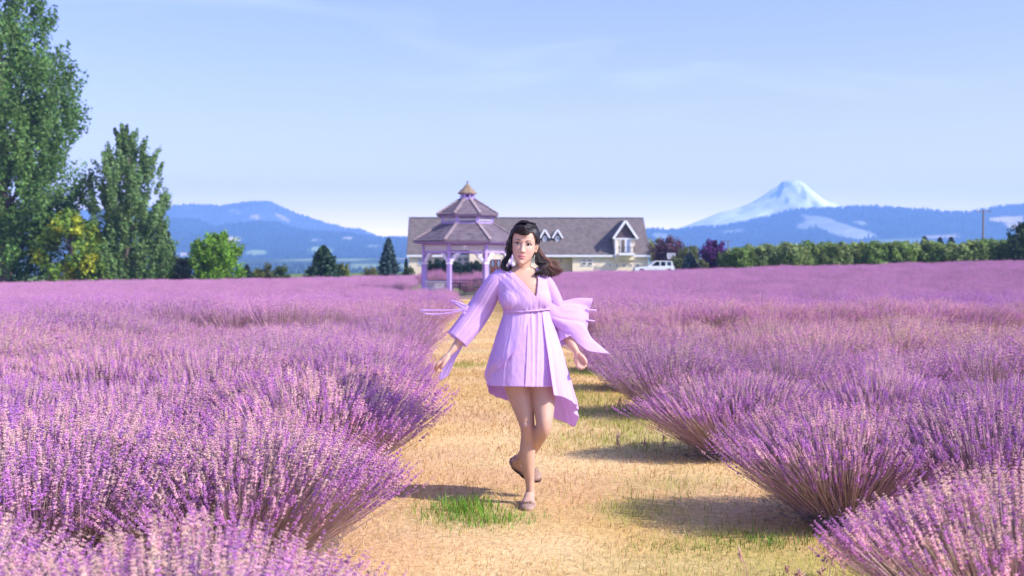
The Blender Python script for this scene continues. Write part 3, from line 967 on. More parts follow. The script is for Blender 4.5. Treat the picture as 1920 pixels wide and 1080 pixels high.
# ------------------------------------------------------------------ trees
m_bark = material("bark", (0.16, 0.12, 0.10), 0.95, noise=(6, 0.3))
m_leaf = material("leaves", (1, 1, 1), 0.55, attr=True, trans=0.45, spec=0.25, objvar=0.06)
m_needle = material("needles", (1, 1, 1), 0.7, attr=True, trans=0.12, spec=0.15, objvar=0.08)


def unit(v): return v / (np.linalg.norm(v, axis=-1, keepdims=True) + 1e-9)


def leaf_quads(C, N, size, aspect=1.6):
    """small rhombic leaf sprays, one per centre, bent along the midrib"""
    n = len(C)
    a = unit(np.cross(N, rng.normal(size=(n, 3)))); b = np.cross(N, a)
    s = np.asarray(size)[:, None]
    V = np.stack([C - a * s * aspect / 2, C + b * s / 2 + N * s * 0.08, C + a * s * aspect / 2, C - b * s / 2 + N * s * 0.08], 1)
    return V.reshape(-1, 3), np.arange(n * 4).reshape(-1, 4)


def clump_leaves(centers, axes, radii, lens, per, size, col, var, spread=0.75):
    """leaves filling elongated plumes. centers (n,3), axes (n,3)"""
    n = len(centers); m = per
    u = unit(rng.normal(size=(n, m, 3))) * (rng.uniform(0.25, 1, (n, m, 1)) ** spread)
    ax = axes[:, None, :]
    along = (u * ax).sum(-1, keepdims=True)
    P = centers[:, None] + (u - along * ax) * radii[:, None, None] + ax * along * lens[:, None, None]
    N = unit(u * 0.8 + rng.normal(size=(n, m, 3)) * 0.6 + np.array((0, 0, 0.25)))
    sz = rng.uniform(0.7, 1.3, n * m) * size
    V, Q = leaf_quads(P.reshape(-1, 3), N.reshape(-1, 3), sz)
    cc = np.asarray(col)[None, None] * rng.uniform(1 - var, 1 + var, (n, 1, 1)) * rng.uniform(0.75, 1.3, (n, m, 1))
    cc = cc * (1 + rng.normal(0, 0.06, (n, m, 3)))
    return V, Q, np.repeat(np.clip(cc.reshape(-1, 3), 0.004, 1), 4, 0)


def limbs(base, top, r0, ends, seed=0):
    mb = MB()
    base = np.array(base, float); top = np.array(top, float)
    t = np.linspace(0, 1, 12)
    wob = 0.02 * np.linalg.norm(top - base)
    tr = base + (top - base) * t[:, None] + np.stack([wob * np.sin(t * 5 + seed), wob * np.cos(t * 4 + seed), 0 * t], 1) * t[:, None]
    mb.tube(tr, r0 * (1 - t) ** 0.8 + 0.02, 8)
    H = np.linalg.norm(top - base)
    for e in ends:
        h = np.clip((e[2] - base[2]) * 0.72 / H, 0.06, 0.93)
        p = base + (top - base) * h + np.array([wob * math.sin(h * 5 + seed), wob * math.cos(h * 4 + seed), 0]) * h
        mid = (p + e) / 2 + np.array((0, 0, 0.12 * np.linalg.norm(e - p)))
        r = r0 * (1 - h) * 0.42 + 0.015
        mb.tube([p, (p + mid) / 2 - (0, 0, .02), mid, (mid + e) / 2, e], [r, r * 0.8, r * 0.6, r * 0.4, 0.012], 5)
    return mb


def plume_tree(name, label, cat, base, H, prof, ncl, per, leaf, col, var=0.25, tilt=0.35, r_cl=0.9, l_cl=1.9, r0=0.35, group=None,
               accent=None, hmin=0.04, bottom=0.0, squash=1.0, mat=None):
    base = np.array(base, float)
    o = empty(name, base, label, cat, group)
    prof = np.array(prof, float)
    h = rng.uniform(hmin, 0.985, ncl * 3); rmax = np.interp(h, prof[:, 0], prof[:, 1])
    keep = rng.uniform(0, prof[:, 1].max(), ncl * 3) < rmax + 0.15
    h, rmax = h[keep][:ncl], rmax[keep][:ncl]; k = len(h)
    a = rng.uniform(0, 2 * np.pi, k)
    rr = rmax * np.sqrt(rng.uniform(0.05, 1, k)) * 0.93
    rr *= 1 + 0.16 * np.sin(3 * a + 9 * h)
    C = base + np.stack([rr * np.cos(a), rr * np.sin(a) * squash, h * H], 1)
    ax = unit(np.stack([np.cos(a) * tilt * rr / (rmax + .01), np.sin(a) * tilt * rr / (rmax + .01), np.ones(k)], 1) + rng.normal(0, 0.12, (k, 3)))
    sc = rng.uniform(0.65, 1.2, k) * np.clip(0.45 + rmax / prof[:, 1].max(), 0.5, 1.2)
    V, Q, c = clump_leaves(C, ax, r_cl * sc, l_cl * sc, per, leaf, col, var)
    if accent is not None:
        acol, share = accent
        pick = np.repeat(rng.uniform(0, 1, k) < share, per * 4)
        c[pick] = c[pick] / np.array(col) * np.array(acol)
    ends = C[rng.permutation(k)[:min(k, 46)]]
    limbs(base - (0, 0, 0.2), base + (0, 0, H * 0.93), r0, ends, seed=len(label)).build("trunk", m_bark, o)
    mk("crown", V, [Q], mat or m_leaf, o, c)
    return o


def conifer(name, label, cat, base, H, Rb, col, nbr=150, per=34, leaf=0.16, group=None, droop=0.25, power=0.9):
    base = np.array(base, float)
    o = empty(name, base, label, cat, group)
    h = np.linspace(0.03, 0.985, nbr) + rng.normal(0, 0.01, nbr)
    a = np.arange(nbr) * 2.39996 + rng.normal(0, 0.2, nbr)
    L = (Rb * (1 - np.clip(h, 0, 1)) ** power + 0.06 * Rb) * rng.uniform(0.8, 1.12, nbr)
    t = rng.uniform(0.15, 1, (nbr, per)) ** 0.7
    side = rng.normal(0, 0.16, (nbr, per)) * L[:, None] * (1.1 - t)
    dx, dy = np.cos(a)[:, None], np.sin(a)[:, None]
    P = np.stack([dx * L[:, None] * t - dy * side, dy * L[:, None] * t + dx * side,
                  h[:, None] * H - droop * L[:, None] * t + 0.16 * L[:, None] * t ** 3 + rng.normal(0, 0.04 * Rb, (nbr, per))], -1)
    N = unit(rng.normal(size=(nbr, per, 3)) * 0.5 + np.array((0, 0, 0.9)))
    V, Q = leaf_quads(base + P.reshape(-1, 3), N.reshape(-1, 3), rng.uniform(0.7, 1.3, nbr * per) * leaf, 2.2)
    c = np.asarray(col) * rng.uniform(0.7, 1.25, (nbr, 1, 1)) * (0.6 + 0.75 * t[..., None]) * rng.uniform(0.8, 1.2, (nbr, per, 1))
    mb = MB().tube([base - (0, 0, .1), base + (0, 0, H * 0.97)], [0.035 * H * 0.5 + 0.03, 0.01], 8)
    for i in range(0, nbr, 3):
        p = base + (0, 0, h[i] * H)
        mb.tube([p, p + np.array((np.cos(a[i]) * L[i] * .9, np.sin(a[i]) * L[i] * .9, -droop * L[i] * 0.8))], [0.02, 0.006], 4)
    mb.build("trunk", m_bark, o)
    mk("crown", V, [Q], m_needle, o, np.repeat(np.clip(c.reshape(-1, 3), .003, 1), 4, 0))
    return o


def gpos(px, Y):
    p = at(px, 490, Y)
    return np.array((p[0], Y, float(T(p[0], Y))))


TY = 114.0
G1 = (0.140, 0.255, 0.068); G2 = (0.190, 0.305, 0.10)
plume_tree("cottonwood_tree", "tallest tree at the left edge, huge cottonwood cut off by the frame top", "tree", gpos(8, TY), 31.5,
           [(0, 4.4), (0.12, 4.8), (0.2, 5.6), (0.27, 7.6), (0.34, 7.9), (0.42, 7.0), (0.52, 8.1), (0.60, 8.2), (0.68, 7.0), (0.76, 5.0), (0.80, 4.3), (0.86, 4.6), (0.93, 3.0), (1, 0.4)],
           430, 125, 0.25, G1, 0.40, tilt=0.4, r_cl=0.95, l_cl=1.9, r0=0.75, hmin=0.02)
plume_tree("poplar_tree", "upright poplar with plume-like branches, second tree from the left", "tree", gpos(238, TY - 2), 15.6,
           [(0, 3.2), (0.1, 4.0), (0.25, 4.6), (0.42, 4.5), (0.58, 4.2), (0.72, 3.4), (0.85, 2.2), (0.95, 1.0), (1, 0.3)],
           300, 100, 0.205, G2, 0.34, tilt=0.5, r_cl=0.36, l_cl=1.35, r0=0.30, hmin=0.02)
plume_tree("yellowing_tree", "yellow-green tree growing between the cottonwood and the poplar", "tree", gpos(136, TY - 5), 7.2,
           [(0, 2.4), (0.3, 3.4), (0.6, 3.3), (0.85, 2.2), (1, 0.6)], 110, 60, 0.26, (0.19, 0.31, 0.045), 0.35, tilt=0.6, r_cl=0.7, l_cl=0.8, r0=0.2,
           accent=((0.42, 0.46, 0.04), 0.2))
conifer("fir_tree", "dull dark fir leaning out behind the poplar", "tree", gpos(305, TY + 6), 6.6, 2.7, (0.075, 0.10, 0.065), 130, 40, 0.20)
plume_tree("round_shrub", "grey-green shrub right of the dark fir at field edge", "shrub", gpos(343, TY + 1), 2.6,
           [(0, 1.3), (0.5, 1.5), (0.85, 0.9), (1, 0.3)], 40, 50, 0.17, (0.12, 0.15, 0.08), 0.2, r_cl=0.4, l_cl=0.5, r0=0.08)
plume_tree("maple_tree", "bright lime green tree standing alone at the field edge", "tree", gpos(405, TY - 1), 5.1,
           [(0, 2.1), (0.15, 2.5), (0.4, 2.6), (0.65, 2.4), (0.85, 1.7), (1, 0.5)], 150, 64, 0.19, (0.20, 0.36, 0.035), 0.3, tilt=0.55, r_cl=0.42, l_cl=0.85, r0=0.14)
conifer("young_fir", "small dark young fir right of the lime green tree", "tree", gpos(463, TY), 1.9, 0.95, (0.05, 0.08, 0.06), 60, 26, 0.13)
for i, (px, hgt, lab, colr) in enumerate(((483, 1.35, "low yellow-green shrub beside the small dark young fir", (0.2, 0.23, 0.06)), (503, 1.9, "olive shrub in the middle of the low shrubs on the field edge", (0.13, 0.15, 0.07)),
                                          (528, 1.75, "mid green shrub left of the broad dark fir", (0.11, 0.17, 0.06)), (641, 1.9, "yellow-green shrub at the right foot of the broad dark fir", (0.22, 0.26, 0.06)),
                                          (697, 1.3, "pale thin shrub just left of the blue spruce", (0.22, 0.23, 0.10)))):
    plume_tree("field_shrub", lab, "shrub", gpos(px, TY + 2), hgt, [(0, 0.55), (0.5, 0.85), (0.85, 0.55), (1, 0.2)], 30, 44, 0.14, colr, 0.2, r_cl=0.28, l_cl=0.4, r0=0.05)
conifer("broad_fir", "broad dark green fir on the field edge between two shrubs", "tree", gpos(607, TY), 3.6, 2.35, (0.045, 0.085, 0.045), 130, 42, 0.18, power=0.75)
conifer("blue_spruce", "blue spruce standing left of the farmhouse", "tree", gpos(728.5, 125), 4.6, 1.55, (0.075, 0.12, 0.12), 150, 42, 0.15, droop=0.15, power=0.85)
conifer("small_cypress", "narrow dark cypress at the left corner of the farmhouse", "tree", gpos(761.5, 147), 2.4, 0.42, (0.03, 0.055, 0.035), 70, 26, 0.13)
plume_tree("corner_shrub", "round olive shrub under the cypress at farmhouse corner", "shrub", gpos(765, 146), 1.25, [(0, .7), (.5, .85), (1, .3)], 26, 40, 0.14, (0.10, 0.13, 0.05), 0.2, r_cl=0.3, l_cl=0.3, r0=0.05)
for px, hgt, w, lab in ((806, 1.7, 1.0, "dark foundation shrub seen left of the gazebo's front post"), (825, 1.95, 1.1, "dark foundation shrub just right of the left gazebo post"), (839, 1.8, 1.0, "dark foundation shrub behind the gazebo's front left post"),
                        (855, 1.45, 0.8, "dark foundation shrub right of the gazebo's front left post"), (868, 1.0, 0.7, "lowest dark foundation shrub under the twin windows"), (879, 1.3, 0.9, "dark shrub with pale sprays under the right end of the twin windows"), (892, 1.5, 1.0, "dark shrub beside the farmhouse's front door")):
    plume_tree("foundation_shrub", lab, "shrub", gpos(px, HY - 2.2), hgt + 0.25, [(0, w * .9), (.5, w), (.85, w * .7), (1, .2)], 44, 44, 0.16, (0.032, 0.055, 0.038), 0.25, r_cl=0.32, l_cl=0.4, r0=0.06,
               group="dark shrubs along the farmhouse front")

# right of the house
plume_tree("pale_tree", "small pale yellow-green tree at the farmhouse's right corner", "tree", gpos(1226, 160), 4.3, [(0, .4), (.35, .8), (.6, 1.5), (.85, 1.2), (1, .4)], 40, 44, 0.2, (0.25, 0.28, 0.10), 0.2, r_cl=.45, l_cl=.6, r0=.1, hmin=.3)
conifer("dark_cypress", "dark cypress under the purple plum behind the pickup", "tree", gpos(1232, 152), 2.6, 0.9, (0.03, 0.05, 0.035), 70, 26, 0.15)
PLUM = (0.075, 0.028, 0.06)
plume_tree("plum_tree", "reddish purple-leaved plum tree behind the basketball hoop", "tree", gpos(1254, 150), 4.2, [(0, 1.2), (.3, 2.1), (.6, 2.3), (.8, 1.8), (1, .5)], 80, 50, 0.2, (0.16, 0.07, 0.10), 0.3, tilt=.6, r_cl=.45, l_cl=.9, r0=.14)
plume_tree("plum_tree", "deep violet-leaved plum tree at the left end of the hedge", "tree", gpos(1336, 124), 3.3, [(0, 1.3), (.3, 1.55), (.6, 1.5), (.82, 1.1), (1, .35)], 90, 54, 0.17, (0.13, 0.035, 0.17), 0.35, tilt=.6, r_cl=.34, l_cl=.75, r0=.12)
conifer("blue_spruce", "small silvery spruce between the two purple plum trees", "tree", gpos(1294, 126), 2.3, 1.25, (0.10, 0.145, 0.145), 100, 36, 0.14, droop=.12)
plume_tree("yellow_shrub", "yellow-green shrub rising behind the small silvery spruce", "shrub", gpos(1290, 133), 2.9, [(0, 1.5), (.5, 1.9), (.85, 1.3), (1, .4)], 60, 46, 0.18, (0.18, 0.20, 0.06), 0.25, r_cl=.4, l_cl=.5, r0=.08)
plume_tree("yellow_shrub", "small yellow-green shrub at the left foot of the violet plum", "shrub", gpos(1318, 122), 1.3, [(0, .5), (.5, .7), (1, .3)], 20, 40, 0.14, (0.2, 0.2, 0.07), 0.2, r_cl=.25, l_cl=.3, r0=.05)

HG = "shrubs of the long hedge behind the field"
variants = []
for k in range(4):
    variants.append(plume_tree("hedge_shrub", "x", "shrub", (0, 0, 0), 3.1, [(0, 1.15), (.2, 1.45), (.5, 1.5), (.75, 1.25), (.92, .7), (1, .25)], 92, 44, 0.19,
                               ((0.25, 0.34, 0.085), (0.29, 0.36, 0.10), (0.22, 0.32, 0.08), (0.27, 0.34, 0.11))[k], 0.3, tilt=.35, r_cl=.36, l_cl=.62, r0=.07, group=HG))
px = 1362.0; used = set(); i = 0
ORD = ["first", "second", "third", "fourth", "fifth", "sixth", "seventh", "eighth", "ninth", "tenth", "eleventh", "twelfth", "thirteenth", "fourteenth", "fifteenth", "sixteenth",
       "seventeenth", "eighteenth", "nineteenth", "twentieth", "twenty-first", "twenty-second", "twenty-third", "twenty-fourth", "twenty-fifth", "twenty-sixth", "twenty-seventh",
       "twenty-eighth", "twenty-ninth", "thirtieth", "thirty-first", "thirty-second", "thirty-third", "thirty-fourth", "thirty-fifth", "thirty-sixth", "thirty-seventh", "thirty-eighth", "thirty-ninth", "fortieth"]
while px < 1925:
    k = i % 4 if i < 4 else int(rng.integers(0, 4))
    o = variants[k] if k not in used else copy_tree(variants[k])
    used.add(k)
    Yh = 121 + rng.uniform(-1.2, 2.0)
    p = gpos(px, Yh)
    s_ = rng.uniform(0.88, 1.12) * (0.72 if i < 2 else 1.0)
    ys = float(at(px, np.interp(px, [1360, 1420, 1920], [466, 458, 452]), Yh)[2])
    zs = (ys - p[2]) / 3.1 * rng.uniform(0.93, 1.08)
    o.location = [float(v) for v in p]; o.scale = (s_ * 1.1, s_ * 1.1, zs * .95); o.rotation_euler = (0, 0, rng.uniform(0, 6.28))
    o["label"] = "%s hedge shrub counted from the violet plum tree" % ORD[i]
    sh = rng.uniform(.85, 1.15)
    px += rng.uniform(14.5, 19.0); i += 1
plume_tree("field_tree", "dark green tree rising above the hedge at the right edge", "tree", gpos(1918, 118), 4.3, [(0, 1.2), (.3, 1.5), (.6, 1.4), (.85, .9), (1, .3)], 80, 50, 0.2, (0.075, 0.12, 0.045), 0.3, r_cl=.4, l_cl=.8, r0=.12)
for px, top, lab in ((1733, 444, "leftmost of three small treetops showing above the hedge, thin and brownish"), (1762, 447, "dark conifer tip in the middle of three treetops above the hedge"), (1783, 446, "rightmost of three small treetops above the hedge")):
    p = gpos(px, 170)
    conifer("young_conifer", lab, "tree", p, float(at(px, top, 170)[2] - p[2]), 1.5, (0.05, 0.08, 0.06), 80, 26, 0.24)

# ------------------------------------------------------------------ lavender
m_spike = material("lavender_flowers", (1, 1, 1), 0.75, attr=True, trans=0.22, spec=0.15, objvar=0.10)
m_stalk = material("lavender_stalks", (1, 1, 1), 0.7, attr=True, trans=0.12, spec=0.2, objvar=0.10)


def bush_mesh(seed, n, whorls, buds, stem_sides, leaves, big=1.0, upright=False):
    """a fan of stalks with flower spikes; returns two meshes: foliage with stalks, and flowers"""
    g = np.random.default_rng(seed)
    ph = g.uniform(0, 2 * np.pi, n); rr = np.sqrt(g.uniform(0, 1, n))
    lean = rr * R(36 if upright else 53) + g.normal(0, R(2.6), n)
    rad = np.stack([np.cos(ph), np.sin(ph), 0 * ph], 1)
    base = rad * (rr * (0.40 if upright else 0.22))[:, None] + g.normal(0, 0.03, (n, 3)) * (1, 1, 0); base[:, 2] = 0.10 + 0.05 * (1 - rr)
    Ls = (0.50 + 0.05 * np.cos(3 * ph + seed)) * np.where(g.uniform(0, 1, n) < 0.3, g.uniform(0.55, 0.9, n), g.uniform(0.88, 1.08, n)) * (1 + 0.12 * rr)
    d0 = rad * np.sin(lean)[:, None] + np.array((0, 0, 1)) * np.cos(lean)[:, None]
    d1 = unit(d0 + np.array((0, 0, 0.24)) + g.normal(0, 0.05, (n, 3)))
    P0 = base; P1 = base + d0 * (Ls * 0.5)[:, None]; P2 = P1 + d1 * (Ls * 0.5)[:, None]
    P2[:, 2] -= 0.05 * rr ** 2
    # stems
    side = unit(np.cross(d1, g.normal(size=(n, 3)))); up2 = np.cross(d1, side)
    w = 0.0019 * big
    SV, SQ, ST, SCc = [], [], [], []
    ns = 0
    olive = np.array((0.42, 0.34, 0.25)); mauve = np.array((0.46, 0.27, 0.46))  # mauve puts the purple tint of shaded stalks into their colour
    mixv = g.uniform(0, 1, (n, 1))
    sc = olive * (1 - mixv) + mauve * mixv
    sc = sc * g.uniform(0.75, 1.35, (n, 1))
    if stem_sides == 3:
        pts = [P0, P1, P2]
        th = np.arange(3) * 2.0944
        ring = [p[:, None] + w * (np.cos(th)[None, :, None] * side[:, None] + np.sin(th)[None, :, None] * up2[:, None]) for p in pts]
        Vv = np.stack(ring, 1).reshape(-1, 3)
        b = np.arange(n)[:, None] * 9
        for lv in (0, 1):
            for j in range(3):
                SQ.append(np.concatenate([b + lv * 3 + j, b + lv * 3 + (j + 1) % 3, b + lv * 3 + 3 + (j + 1) % 3, b + lv * 3 + 3 + j], 1))
        SV.append(Vv); SCc.append(np.repeat(sc, 9, 0)); ns = len(Vv)
    else:
        Vv = np.stack([P0 - side * w, P0 + side * w, P1 + side * w, P1 - side * w, P2 + side * w * .7, P2 - side * w * .7], 1).reshape(-1, 3)
        b = np.arange(n)[:, None] * 6
        SQ += [b + np.array([[0, 1, 2, 3]]), b + np.array([[3, 2, 4, 5]])]
        SV.append(Vv); SCc.append(np.repeat(sc, 6, 0)); ns = len(Vv)
    # leafy heart of the plant
    m = leaves
    a = g.uniform(0, 2 * np.pi, m); el = np.arccos(g.uniform(0.05, 1, m)); q = g.uniform(0.3, 1, m)
    c = np.stack([np.cos(a) * np.sin(el) * 0.42 * q, np.sin(a) * np.sin(el) * 0.42 * q, 0.02 + np.cos(el) * 0.29 * q], 1)
    dr = unit(c * (1, 1, 0.6) + g.normal(0, 0.14, (m, 3)) + (0, 0, 0.06)); sd = unit(np.cross(dr, g.normal(size=(m, 3))))
    ll = g.uniform(0.05, 0.10, m)[:, None] * big; lw = 0.0035 * big
    Vl = np.stack([c, c + dr * ll * .5 + sd * lw, c + dr * ll, c + dr * ll * .5 - sd * lw], 1).reshape(-1, 3)
    lc = np.array((0.19, 0.165, 0.17)) * g.uniform(0.5, 1.3, (m, 1))
    SV.append(Vl); SQ.append(np.arange(m * 4).reshape(-1, 4) + ns); SCc.append(np.repeat(lc, 4, 0))
    stalk = new_mesh("lavender_stalks", np.vstack(SV), [np.vstack(SQ)], m_stalk, np.vstack(SCc))
    # flowers: whorls of little buds on the upper end of every stalk
    hl_ = g.uniform(0.055, 0.095, n) * (0.5 + 0.5 * big)
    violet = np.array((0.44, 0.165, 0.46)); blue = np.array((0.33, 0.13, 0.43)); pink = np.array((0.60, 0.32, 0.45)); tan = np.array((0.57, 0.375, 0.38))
    k = np.clip(g.uniform(0, 1, n) + 0.30 * (S(0.42, 0.66, P2[:, 2]) - 0.5), 0, 1)      # paler heads get likelier towards the top
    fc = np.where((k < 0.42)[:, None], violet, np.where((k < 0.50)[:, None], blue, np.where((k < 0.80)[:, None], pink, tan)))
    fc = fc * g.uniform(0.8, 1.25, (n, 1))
    FV, FT, FC = [], [], []
    nf_ = 0
    for wv in range(whorls):
        t = wv / max(1, whorls - 1)
        cen = P2 + d1 * (hl_ * ((t if wv else -0.22) + g.normal(0, 0.28 / whorls, n)))[:, None] + g.normal(0, 0.0012, (n, 3))
        rw = 0.0105 * (1.0 - 0.45 * t) * g.uniform(0.65, 1.3, n) * big * (1 if wv else 0.8)
        for bq in range(buds):
            an = g.uniform(0, 6.28, n) if bq == 0 else an + 2 * np.pi / buds
            o_ = np.cos(an)[:, None] * side + np.sin(an)[:, None] * up2
            tn = np.cross(d1, o_)
            tip = cen + o_ * (rw * 1.25)[:, None] + d1 * (rw * 0.75)[:, None]
            bs = rw[:, None] * 0.62
            A = cen + tn * bs - d1 * bs * 0.6; B = cen - tn * bs - d1 * bs * 0.6; Cc = cen + d1 * bs * 0.9
            Vv = np.stack([A, B, Cc, tip], 1).reshape(-1, 3)
            b = nf_ + np.arange(n)[:, None] * 4
            FT += [b + np.array([[0, 1, 3]]), b + np.array([[1, 2, 3]]), b + np.array([[2, 0, 3]])]
            cw = fc * g.uniform(0.82, 1.2, (n, 1))
            pk = g.uniform(0, 1, n) < 0.16
            cw[pk] = cw[pk] * 0.4 + 0.6 * np.array((0.62, 0.36, 0.46))
            FC.append(np.repeat(cw, 4, 0)); FV.append(Vv); nf_ += n * 4
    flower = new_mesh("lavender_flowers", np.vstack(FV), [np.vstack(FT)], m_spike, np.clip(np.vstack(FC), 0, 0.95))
    return stalk, flower


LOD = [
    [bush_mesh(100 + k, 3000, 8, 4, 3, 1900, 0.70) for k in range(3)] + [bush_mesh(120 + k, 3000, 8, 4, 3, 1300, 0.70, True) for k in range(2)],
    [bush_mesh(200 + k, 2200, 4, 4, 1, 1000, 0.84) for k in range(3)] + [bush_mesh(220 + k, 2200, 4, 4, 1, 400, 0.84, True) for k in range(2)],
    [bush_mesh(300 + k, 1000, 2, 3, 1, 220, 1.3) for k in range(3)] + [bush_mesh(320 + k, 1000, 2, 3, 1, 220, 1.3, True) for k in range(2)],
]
plants = []; beside = []
for side_ in (-1, 1):
    for rw in range(52):
        Y = (2.9 + 2.02 * rw) if side_ < 0 else (3.78 + 2.05 * rw)
        if Y > 106: continue
        if (side_ < 0 and 16.5 < Y < 21.5) or (side_ > 0 and 15.5 < Y < 19.5): continue      # a cross aisle, two rows wide
        for j in range(70):
            x = (-0.94 - 0.92 * j) if side_ < 0 else (1.93 + 0.92 * j)
            x += rng.uniform(-0.10, 0.10); y = Y + rng.uniform(-0.12, 0.12)
            if abs(x - 0.3) < 4.0 and 53.0 < y: continue
            if side_ < 0 and rw < 4: x += (0.16, -0.02, -0.06, -0.03)[rw]
            z = float(T(x, y))
            q = project([(x, y, z + 0.4)])[0]
            mrg = 0.75 / y * F_PX
            wide = 4.0 / y * F_PX + mrg
            if q[0] < -wide or q[0] > 1920 + wide: continue
            seen = -mrg - 10 < q[0] < 1930 + mrg
            # height and colour wander gently over the field
            s_ = 0.93 + 0.15 * float(vnoise(x * 0.55, y * 0.5, 61)) + rng.uniform(-0.08, 0.08)
            if side_ > 0 and y < 5: s_ *= 1.0
            (plants if seen else beside).append((Y, side_, rw, j, x, y, z, s_))
plants.sort(key=lambda p: p[5])
near = plants[:300]; rest = plants[300:] + beside
LG = "lavender bushes of the rows beside the path"


def plant_color(x, y):
    v = float(fbm(np.array(x * 0.16), np.array(y * 0.16), 91, 3)) * 1.6
    far = float(S(17, 24, y)); near_r = float(S(0, 2, x)) * (1 - far)
    c = np.array((1.0, 1.0, 1.0)) + v * np.array((0.10, 0.18, -0.08))
    c = c * (np.array((1.20, 1.10, 1.14)) * far + (1 - far))            # the rows beyond the aisle are a deeper variety
    near_l = (1 - near_r) * (1 - far)
    c = c * (1 + near_r * np.array((0.22, 0.24, 0.12)) + near_l * np.array((0.22, 0.22, 0.16)))      # nearer rows on the right are more faded
    return c * (1 + 0.10 * float(vnoise(x * 0.9, y * 0.9, 95)))


def put_lavender(p, lod, label):
    Y, sd_, rw, j, x, y, z, s_ = p
    k = int(rng.integers(0, 3))
    if sd_ < 0 and j > 0 and y > 3.5: k = 3 + k % 2            # the left bank grows upright and closed
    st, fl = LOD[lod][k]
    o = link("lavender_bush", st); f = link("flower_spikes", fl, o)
    f["kind"] = "stuff"
    o.location = (x, y, z - 0.01); o.rotation_euler = (rng.normal(0, .05), rng.normal(0, .05), (0.0, math.pi)[int(rng.integers(0, 2))] + rng.normal(0, .12)); o.scale = (s_ * 1.26, s_ * (1.14 if sd_ < 0 else 0.88), s_)
    c = plant_color(x, y)
    f.color = (*np.clip(c, .5, 1.9), 1); o.color = (*np.clip(c * (1, 1, .98), .5, 1.6), 1)
    tag(o, label, "lavender bush", LG)
    return o


seen_rows = {}
for p in near:
    seen_rows.setdefault((p[1], p[2]), []).append(p)
for (sd_, rw), ps in sorted(seen_rows.items()):
    ps.sort(key=lambda p: p[3])
    first_row = min(r for (s2, r) in seen_rows if s2 == sd_)
    for i, p in enumerate(ps):
        lab = "lavender bush %s of path, %s row from camera, %s" % ("left" if sd_ < 0 else "right", ORD[rw - first_row], "at path edge" if i == 0 else "%s plant in" % ORD[i])
        put_lavender(p, 0 if p[5] < 9.4 else (1 if p[5] < 21 else 2), lab)

# two mounds beside the gazebo
for (px, Y, s_, lab) in ((890, 63.5, 1.75, "big rounded lavender mound showing behind the gazebo railing"), (822, 66.0, 1.9, "wide lavender mound behind the gazebo's left posts")):
    g_ = gpos(px, Y)
    put_lavender((Y, 0, 0, 0, g_[0], Y, g_[2], s_), 1, lab)["group"] = "lavender mounds at the gazebo"

# the rest of the field: one mass, the same plants scattered by geometry nodes
src = bpy.data.collections.new("lavender_sources")
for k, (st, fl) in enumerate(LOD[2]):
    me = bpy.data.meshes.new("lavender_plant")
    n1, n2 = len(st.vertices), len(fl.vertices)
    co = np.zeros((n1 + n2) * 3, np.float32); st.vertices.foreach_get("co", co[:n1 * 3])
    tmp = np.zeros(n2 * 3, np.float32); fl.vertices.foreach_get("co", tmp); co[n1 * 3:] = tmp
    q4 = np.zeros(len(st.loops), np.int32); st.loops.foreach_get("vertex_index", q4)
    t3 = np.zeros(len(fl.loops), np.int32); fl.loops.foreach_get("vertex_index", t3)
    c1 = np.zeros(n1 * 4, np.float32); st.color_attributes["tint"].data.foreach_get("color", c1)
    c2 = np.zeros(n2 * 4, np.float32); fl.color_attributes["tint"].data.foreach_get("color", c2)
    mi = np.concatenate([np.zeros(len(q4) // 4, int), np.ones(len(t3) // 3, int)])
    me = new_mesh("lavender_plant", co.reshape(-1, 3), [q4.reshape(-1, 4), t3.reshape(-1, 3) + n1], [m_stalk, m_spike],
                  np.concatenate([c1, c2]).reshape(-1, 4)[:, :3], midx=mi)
    so = bpy.data.objects.new("lavender_plant", me); src.objects.link(so)
far_tint = np.array((1.20, 1.10, 1.14))
for so in src.objects:
    d_ = so.data.color_attributes["tint"].data
    c_ = np.zeros(len(d_) * 4, np.float32); d_.foreach_get("color", c_); c_ = c_.reshape(-1, 4); c_[:, :3] *= far_tint; d_.foreach_set("color", c_.ravel())
pm = bpy.data.meshes.new("lavender_field")
pts = np.array([(p[4], p[5], p[6] - .01) for p in rest], np.float32)
pm.vertices.add(len(pts)); pm.vertices.foreach_set("co", pts.ravel())
a_ = pm.attributes.new("size", 'FLOAT', 'POINT'); a_.data.foreach_set("value", np.array([p[7] * 1.06 for p in rest], np.float32))
a_ = pm.attributes.new("turn", 'FLOAT', 'POINT'); a_.data.foreach_set("value", rng.uniform(0, 6.28, len(rest)).astype(np.float32))
pm.update()
fo = link("lavender_field", pm)
tag(fo, "far rows of the lavender field merging into one purple carpet", "lavender field", None, "stuff")
ng = bpy.data.node_groups.new("scatter_plants", 'GeometryNodeTree')
ng.interface.new_socket("Geometry", in_out='INPUT', socket_type='NodeSocketGeometry')
ng.interface.new_socket("Geometry", in_out='OUTPUT', socket_type='NodeSocketGeometry')
gi = ng.nodes.new("NodeGroupInput"); go = ng.nodes.new("NodeGroupOutput")
gc = ng.nodes.new("GeometryNodeCollectionInfo"); gc.inputs["Collection"].default_value = src
gc.inputs["Separate Children"].default_value = True; gc.inputs["Reset Children"].default_value = True
gp = ng.nodes.new("GeometryNodeInstanceOnPoints"); gp.inputs["Pick Instance"].default_value = True
na = ng.nodes.new("GeometryNodeInputNamedAttribute"); na.data_type = 'FLOAT'; na.inputs["Name"].default_value = "size"
nt = ng.nodes.new("GeometryNodeInputNamedAttribute"); nt.data_type = 'FLOAT'; nt.inputs["Name"].default_value = "turn"
cx_ = ng.nodes.new("ShaderNodeCombineXYZ")
